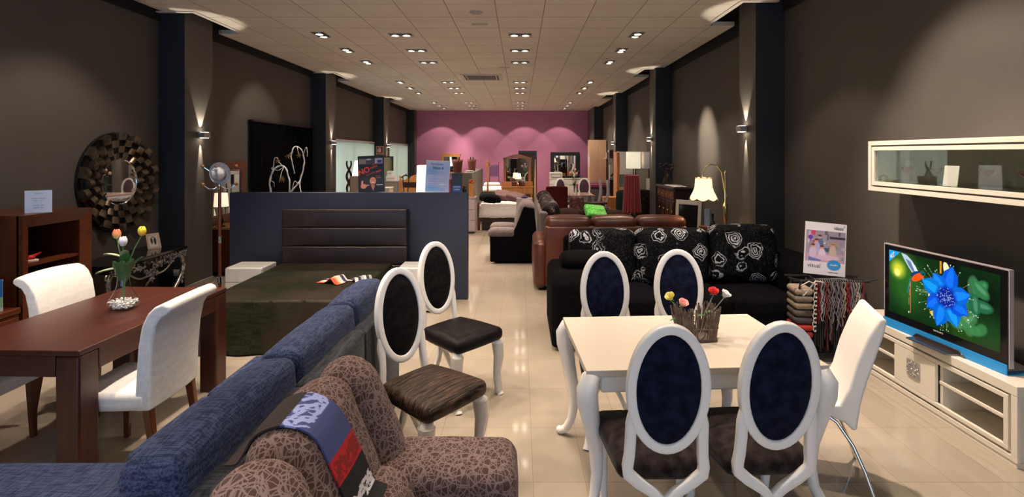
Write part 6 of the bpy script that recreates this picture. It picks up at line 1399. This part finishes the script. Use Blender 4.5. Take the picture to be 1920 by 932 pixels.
lamp('small cream lamp standing on the honey dressing table', (-.06, 16.9, .7405), .16, (.105, .24, .42), 1.1, .75, m_brass, 0)
for x, lab in ((-.17, 'left'), (.10, 'right')):
    o = MB().rbox((0, 0, 0), (.16, .12, .14), r=.02, n=3).build('jewellery_box', mat('jewel_box', (.14, .05, .03), .4)); o.location = (x-.02, 16.97+.05, .8115); tag(o, 'small reddish box on the dressing table, %s of the little lamp' % lab, 'box', 'boxes on the dressing table')
t = thing('leaning_door_panel', 'tall dark framed panel leaning behind the dressing table', 'panel', (.27, 18.6, 0)); mb = MB(); rectframe(mb, .33, 0, 1.90, .07, -.03, .03); mb.build('frame_border', m_dark, t, bevel=.004); mb = MB(); mb.span(-.26, .26, -.006, .006, .07, 1.83); mb.build('panel_face', mat('olive_panel', (.10, .07, .03), .4), t, smooth=False)
t = thing('leaning_board', 'pale wooden board standing right of the dressing table', 'board', (.50, 17.0, 0)); mb = MB(); mb.prism([(-.05, 0), (.03, 0), (.01, 1.60), (-.02, 1.62)], 'y', -.02, .02); mb.build('board_face', m_maple, t, bevel=.003)
t = thing('orange_wall_mirror', 'orange framed mirror on the plum wall, its top above the leaflet sign', 'mirror', (-2.90, YB-.001, 0)); mb = MB(); rectframe(mb, .38, .95, 1.76, .09, -.05, 0); mb.build('frame_border', m_orange, t, bevel=.004); mb = MB(); mb.span(-.43, .43, -.06, -.0, 1.761, 1.80); mb.build('cornice', m_orange, t, bevel=.004); mb = MB(); mb.span(-.29, .29, -.02, -.012, 1.04, 1.67); mb.build('glass', m_mirror, t, smooth=False)

# ================================================================== far right dining set and units
t = thing('wine_red_chair', 'tall wine red upholstered chair with its back to the camera', 'chair', (.85, 12.25, 0))
mb = MB(); mb.rbox((0, -.20, .66), (.50, .10, .76), r=.035, n=5, puff=(0, .01, .01)); mb.build('backrest', m_redfab, t); mb = MB(); mb.rbox((0, .08, .42), (.48, .48, .14), r=.03, n=3); mb.build('seat', m_redfab, t)
for sx_ in (-1, 1):
    for y in (-.18, .27): mb = MB(); mb.tube((sx_*.19, y, .36), (sx_*.20, y, 0), .02, .014); mb.build('leg', m_white, t)
t = thing('glass_top_table', 'grey and white dining table with a runner behind the red chair', 'table', (1.50, 13.6, 0)); mb = MB(); mb.span(-.38, .38, -.50, .50, .72, .75); mb.build('table_top', mat('rosy_glass', (.42, .30, .27), .1), t, bevel=.004)
mb = MB(); mb.span(-.37, .37, -.48, -.44, .62, .719); mb.span(-.37, .37, .44, .48, .62, .719); mb.span(-.37, -.34, -.44, .44, .62, .719); mb.span(.34, .37, -.44, .44, .62, .719); mb.build('apron', mat('pale_blue_grey', (.48, .52, .60), .3), t, bevel=.003)
for sx_ in (-1, 1):
    for sy_ in (-1, 1): mb = MB(); mb.box((sx_*.335, sy_*.455, .31), (.06, .06, .62)); mb.build('leg', m_white, t, bevel=.005)
t = thing('glass_vase', 'flared glass vase on the far grey and white table', 'vase', (1.40, 13.45, .7505)); mb = MB(); mb.lathe([(.001, 0), (.07, .004), (.04, .07), (.025, .18), (.05, .28)], n=20, cap=False); mb.build('glass_body', m_glass, t)
t = thing('pink_bouquet', 'tall pink flowers in the vase on the far dining table', 'flowers', (1.40, 13.45, .77)); random.seed(7); mb = MB(); hs = [(-.10, 0, .52), (.02, .02, .60), (.06, 0, .50), (.14, 0, .46), (-.03, 0, .42), (.10, -.03, .56)]
for h in hs: mb.sweep([(0, 0, 0), (h[0]*.2, 0, .25), h], .005, n=5)
[leaf(mb, (0, 0, .2), (random.uniform(-1, 1), random.uniform(-1, 1), random.uniform(.3, 1)), .14, .03) for _ in range(8)]; mb.build('stems', m_leaf, t)
for h in hs[:3]: mb = MB(); mb.ball(h, (.035, .035, .045), 10, 8); mb.build('bloom', mat('dusty_pink', (.60, .30, .30), .6), t)
for h in hs[3:]: mb = MB(); mb.ball(h, (.025, .025, .03), 10, 8); mb.build('bloom', mat('dark_plum_bloom', (.06, .03, .06), .6), t)
m_plumv = mat('plum_chair_velvet', (.045, .010, .030), .7, sheen=.3)
oc4 = oval_chair('plum velvet oval-back chair behind the far vase, left of its pair', m_plumv, m_plumv, 'plum oval-back chairs at the far table'); oc4.location = (1.24, 14.45, 0); oc4.rotation_euler = (0, 0, .35)
dup(oc4, (1.76, 14.50, 0), -.20, 'plum velvet oval-back chair behind the far vase, right of its pair', 'plum oval-back chairs at the far table')
oc5 = None
t = thing('floral_armchair', 'small pink-brown floral armchair before the far dining table', 'armchair', (1.32, 12.35, 0)); m_fl = roses('pink_brown_floral', 16, (.14, .06, .06), (.45, .28, .26))
mb = MB(); mb.rbox((0, -.18, .55), (.34, .12, .48), r=.06, n=4, puff=(0, .02, .02)); mb.build('backrest', m_fl, t); mb = MB(); mb.rbox((0, .05, .36), (.34, .38, .16), r=.05, n=3); mb.build('seat', m_fl, t)
for s in (-1, 1): mb = MB(); mb.rbox((s*.16, .03, .44), (.07, .36, .14), r=.03, n=3); mb.build('armrest', m_fl, t)
for sx_ in (-1, 1):
    for y in (-.16, .2): mb = MB(); mb.tube((sx_*.14, y, .30), (sx_*.14, y, 0), .018); mb.build('leg', m_ma_z, t)
t = thing('dark_coffee_table', 'dark oval side table behind the green cushion', 'table', (1.80, 12.47, 0)); mb = MB(); mb.lathe([(.001, .60), (.26, .60), (.27, .62), (.26, .64), (.001, .64)], n=32, sx=1.1, sy=.8); mb.build('table_top', m_dark, t)
for sx_ in (-1, 1):
    for sy_ in (-1, 1): mb = MB(); mb.tube((sx_*.18, sy_*.12, .60), (sx_*.20, sy_*.14, 0), .018, .012); mb.build('leg', m_dark, t)
t = thing('small_photo_frame', 'small white photo frame on the dark oval side table', 'photo frame', (1.66, 12.44, .6405)); mb = MB(); rectframe(mb, .065, 0, .17, .02, -.005, .008); mb.build('frame_border', m_white, t, smooth=False); mb = MB(); mb.span(-.045, .045, -.001, .006, .02, .15); mb.build('photo_sheet', mat('sepia_photo', (.30, .22, .20), .5), t, smooth=False)
t = thing('white_dresser', 'white dresser with drawers below the black framed mirror', 'dresser', (1.95, 21.2, 0)); mb = MB(); mb.span(-.75, .75, -.25, .25, .05, .78); mb.span(-.75, -.25, -.22, .25, .80, 1.04); mb.build('carcass', m_white, t, bevel=.004)
mb = MB(); mb.span(-.77, .77, -.27, .26, .781, .80); mb.build('top_board', m_white, t, bevel=.003)
for x in (-.5, 0, .5):
    for z in (.1, .33, .56): mb = MB(); mb.span(x-.24, x+.24, -.265, -.2505, z, z+.20); mb.build('drawer', m_white, t, bevel=.004)
mb = MB(); mb.span(-.72, -.28, -.235, -.2205, .83, 1.01); o = mb.build('drawer', m_white, t, bevel=.003); mb = MB(); rectframe(mb, .20, .85, .99, .012, -.242, -.2355); mb.v = [v+Vector((-.5, 0, 0)) for v in mb.v]; mb.build('black_outline', m_blackp, o, smooth=False)
t = thing('black_framed_mirror', 'large square mirror in a wide black frame on the plum wall', 'mirror', (1.885, YB-.001, 0)); mb = MB(); rectframe(mb, .60, .72, 1.86, .15, -.06, 0); mb.build('frame_border', m_blackp, t, bevel=.01); mb = MB(); mb.span(-.45, .45, -.02, -.014, .87, 1.71); mb.build('glass', m_mirror, t, smooth=False)
t = thing('white_sculpture', 'small white swirl sculpture on the white dresser', 'sculpture', (2.15, 21.1, .8005)); mb = MB(); mb.sweep([(0, 0, 0), (.05, 0, .15), (-.06, 0, .30), (.02, 0, .45), (-.02, 0, .6)], [.06, .04, .03, .05, .01], n=10); mb.build('swirl', m_cream, t)
t = thing('wavy_back_chair', 'white chair with two tall wavy back slats by the far dining table', 'chair', (2.02, 13.0, 0), -.2)
for s in (-1, 1): mb = MB(); mb.sweep([(s*.09-.03*math.sin(q*6.5)+.05*q, .20, .10+1.03*q) for q in [i/16 for i in range(17)]], (.035, .014), N=(0, 1, 0), n=8, sq=.4); mb.build('back_slat', m_white, t)
mb = MB(); mb.rbox((0, 0, .44), (.42, .42, .06), r=.02, n=3); mb.build('seat', m_plumv, t)
for sx_ in (-1, 1): mb = MB(); mb.tube((sx_*.17, -.17, .42), (sx_*.18, -.18, 0), .018); mb.build('leg', m_white, t); mb = MB(); mb.tube((sx_*.14, .19, .42), (sx_*.15, .22, 0), .018); mb.build('leg', m_white, t)
plinth('bedside_chest', 'small honey pine chest right of the wavy-back chair', 'chest of drawers', 2.20, 2.58, 13.6, 14.0, .66, m_orange)
t = thing('wooden_stool', 'low dark stool in front of the honey pine chest', 'stool', (2.22, 12.42, 0)); mb = MB(); mb.rbox((0, 0, .45), (.38, .30, .04), r=.015, n=2); mb.build('seat', m_ma_x, t)
for sx_ in (-1, 1):
    for sy_ in (-1, 1): mb = MB(); mb.tube((sx_*.15, sy_*.11, .44), (sx_*.17, sy_*.13, 0), .016); mb.build('leg', m_ma_z, t)
t = thing('maple_wardrobe', 'tall pale maple wardrobe in the far right corner', 'wardrobe', (2.82, 19.35, 0)); mb = MB(); mb.span(-.28, .33, -.28, .28, .72, 2.27); mb.build('carcass', m_maple, t, bevel=.004); mb = MB(); mb.span(-.29, .34, -.29, .29, 2.271, 2.30); mb.build('top_board', m_maple, t, bevel=.003)
for a_, b_ in ((-.275, .02), (.025, .325)): mb = MB(); mb.span(a_, b_, -.30, -.2805, .73, 2.26); mb.build('door', m_maple, t, bevel=.003)
mb = MB(); mb.span(-.26, .31, -.26, .26, 0, .72); mb.build('lower_case', mat('greige', (.20, .17, .16), .5), t, bevel=.003)
t = thing('magenta_desk', 'purple and magenta desk top running under the maple wardrobe', 'desk', (2.55, 18.7, 0)); mb = MB(); mb.span(-.55, .55, -.22, .25, .62, .71); mb.build('desk_top', mat('magenta_board', (.36, .07, .22), .4), t, bevel=.004); mb = MB(); mb.span(-.53, .53, -.20, .22, .54, .619); mb.build('drawer_rail', mat('deep_purple', (.10, .02, .09), .4), t, bevel=.003)
for x in (-.5, .5): mb = MB(); mb.span(x-.02, x+.02, -.2, .22, 0, .539); mb.build('side_leg', m_dark, t, smooth=False)
t = thing('wall_shelf', 'pale wall shelf with books right of the maple wardrobe', 'shelf', (3.0, 17.6, 1.62)); mb = MB(); mb.span(-.16, .185, -.3, .3, 0, .025); mb.build('shelf_board', m_cream, t, bevel=.003)
for i, (x, h, w_, c) in enumerate(((-.10, .20, .05, (.55, .45, .40)), (-.04, .27, .03, (.75, .72, .70)), (.06, .28, .12, (.12, .02, .04)))):
    o = MB().box((0, 0, 0), (w_, .18, h)).build('book', mat('book_%d' % i, c, .5), bevel=.003); o.location = (3.0+x, 17.45, 1.6455+h/2); tag(o, ('short beige book on the pale wall shelf', 'thin white book on the pale wall shelf', 'thick wine red book on the pale wall shelf')[i], 'book', 'books on the pale wall shelf')
plinth('tall_dark_pedestal', 'slim dark pedestal cabinet below the white orchid lantern', 'cabinet', 2.80, 3.12, 16.3, 16.7, .98, m_dark)
t = thing('orchid_lantern', 'white box lantern painted with a dark red flower on the slim pedestal', 'lantern', (2.93, 16.5, .9805))
picture('painted_face', .22, .46, lambda u, v: Cv(u, v, (.80, .76, .74), .5).seg(.2, .2, .7, .8, .01, (.2, .1, .1)).seg(.7, .8, .9, .85, .01, (.2, .1, .1)).ell(.5, .35, .13, .07, (.30, .06, .06), .2).ell(.25, .25, .08, .06, (.30, .06, .06), .2).rect(0, 0, 1, .12, (.5, .45, .42)).c, 24, 50, t, M=Matrix.Translation((0, -.082, 0)))
mb = MB(); mb.span(-.11, .11, -.08, .08, 0, .46); mb.build('lantern_body', m_white, t, bevel=.003)
t = thing('tall_display_unit', 'tall unit with honey side panel, white door and teal glass niche', 'display cabinet', (2.90, 14.6, 0)); mb = MB(); mb.span(-.24, -.16, -.22, .25, .04, 1.84); mb.build('side_panel', m_orange, t, bevel=.003); mb = MB(); mb.span(-.16, .27, -.20, .25, 1.22, 1.85); mb.build('upper_case', m_white, t, bevel=.003); mb = MB(); mb.span(-.155, .265, -.222, -.2005, 1.225, 1.845); mb.build('door', m_white, t, bevel=.003)
mb = MB(); mb.span(-.16, .27, -.20, .25, .88, 1.22); mb.build('glass_niche', mat('teal_glass', (.16, .26, .25), .08), t, smooth=False); mb = MB(); mb.span(-.16, .27, -.21, .25, .04, .88); mb.build('lower_case', m_maple, t, bevel=.003)
plinth('lamp_sideboard', 'brown sideboard carrying two square box lamps on the right', 'sideboard', 2.42, 3.12, 11.75, 12.15, .98, m_dark)
lamp('cream square box lamp on the brown sideboard', (2.59, 11.95, .9805), .3, (.135, .48, .86), .75, 1.0, m_blackp, 0, (1, .88, .66), 'table_lamp', True)
lamp('lilac grey square box lamp beside the cream one', (2.94, 11.93, .9805), .3, (.135, .48, .86), .12, 1.0, m_blackp, 0, (.75, .66, .72), 'table_lamp', True)
t = thing('standing_book', 'cream book standing open on the right end of the brown sideboard', 'book', (2.93, 11.84, .9805)); mb = MB(); mb.prism([(-.07, 0), (.0, -.05), (.07, 0), (.06, .005), (.0, -.04), (-.06, .005)], 'z', .0, .26); mb.build('pages', m_cream, t, smooth=False)
t = thing('dark_green_armchair', 'dark bottle green armchair glimpsed left of the red lamp shade', 'armchair', (2.34, 11.47, 0), 0); m_gr = fabric('bottle_green', (.008, .018, .014), (.022, .040, .032), 120)
mb = MB(); mb.rbox((0, .12, .66), (.42, .14, .62), r=.06, n=4, puff=(0, .02, .03)); mb.build('backrest', m_gr, t)
for o_ in []: pass
mb = MB(); mb.rbox((0, -.03, .42), (.38, .3, .14), r=.04, n=3); mb.build('seat', m_gr, t); mb = MB(); mb.span(-.19, .19, -.16, .18, .0, .36); mb.build('base', m_gr, t, bevel=.02)
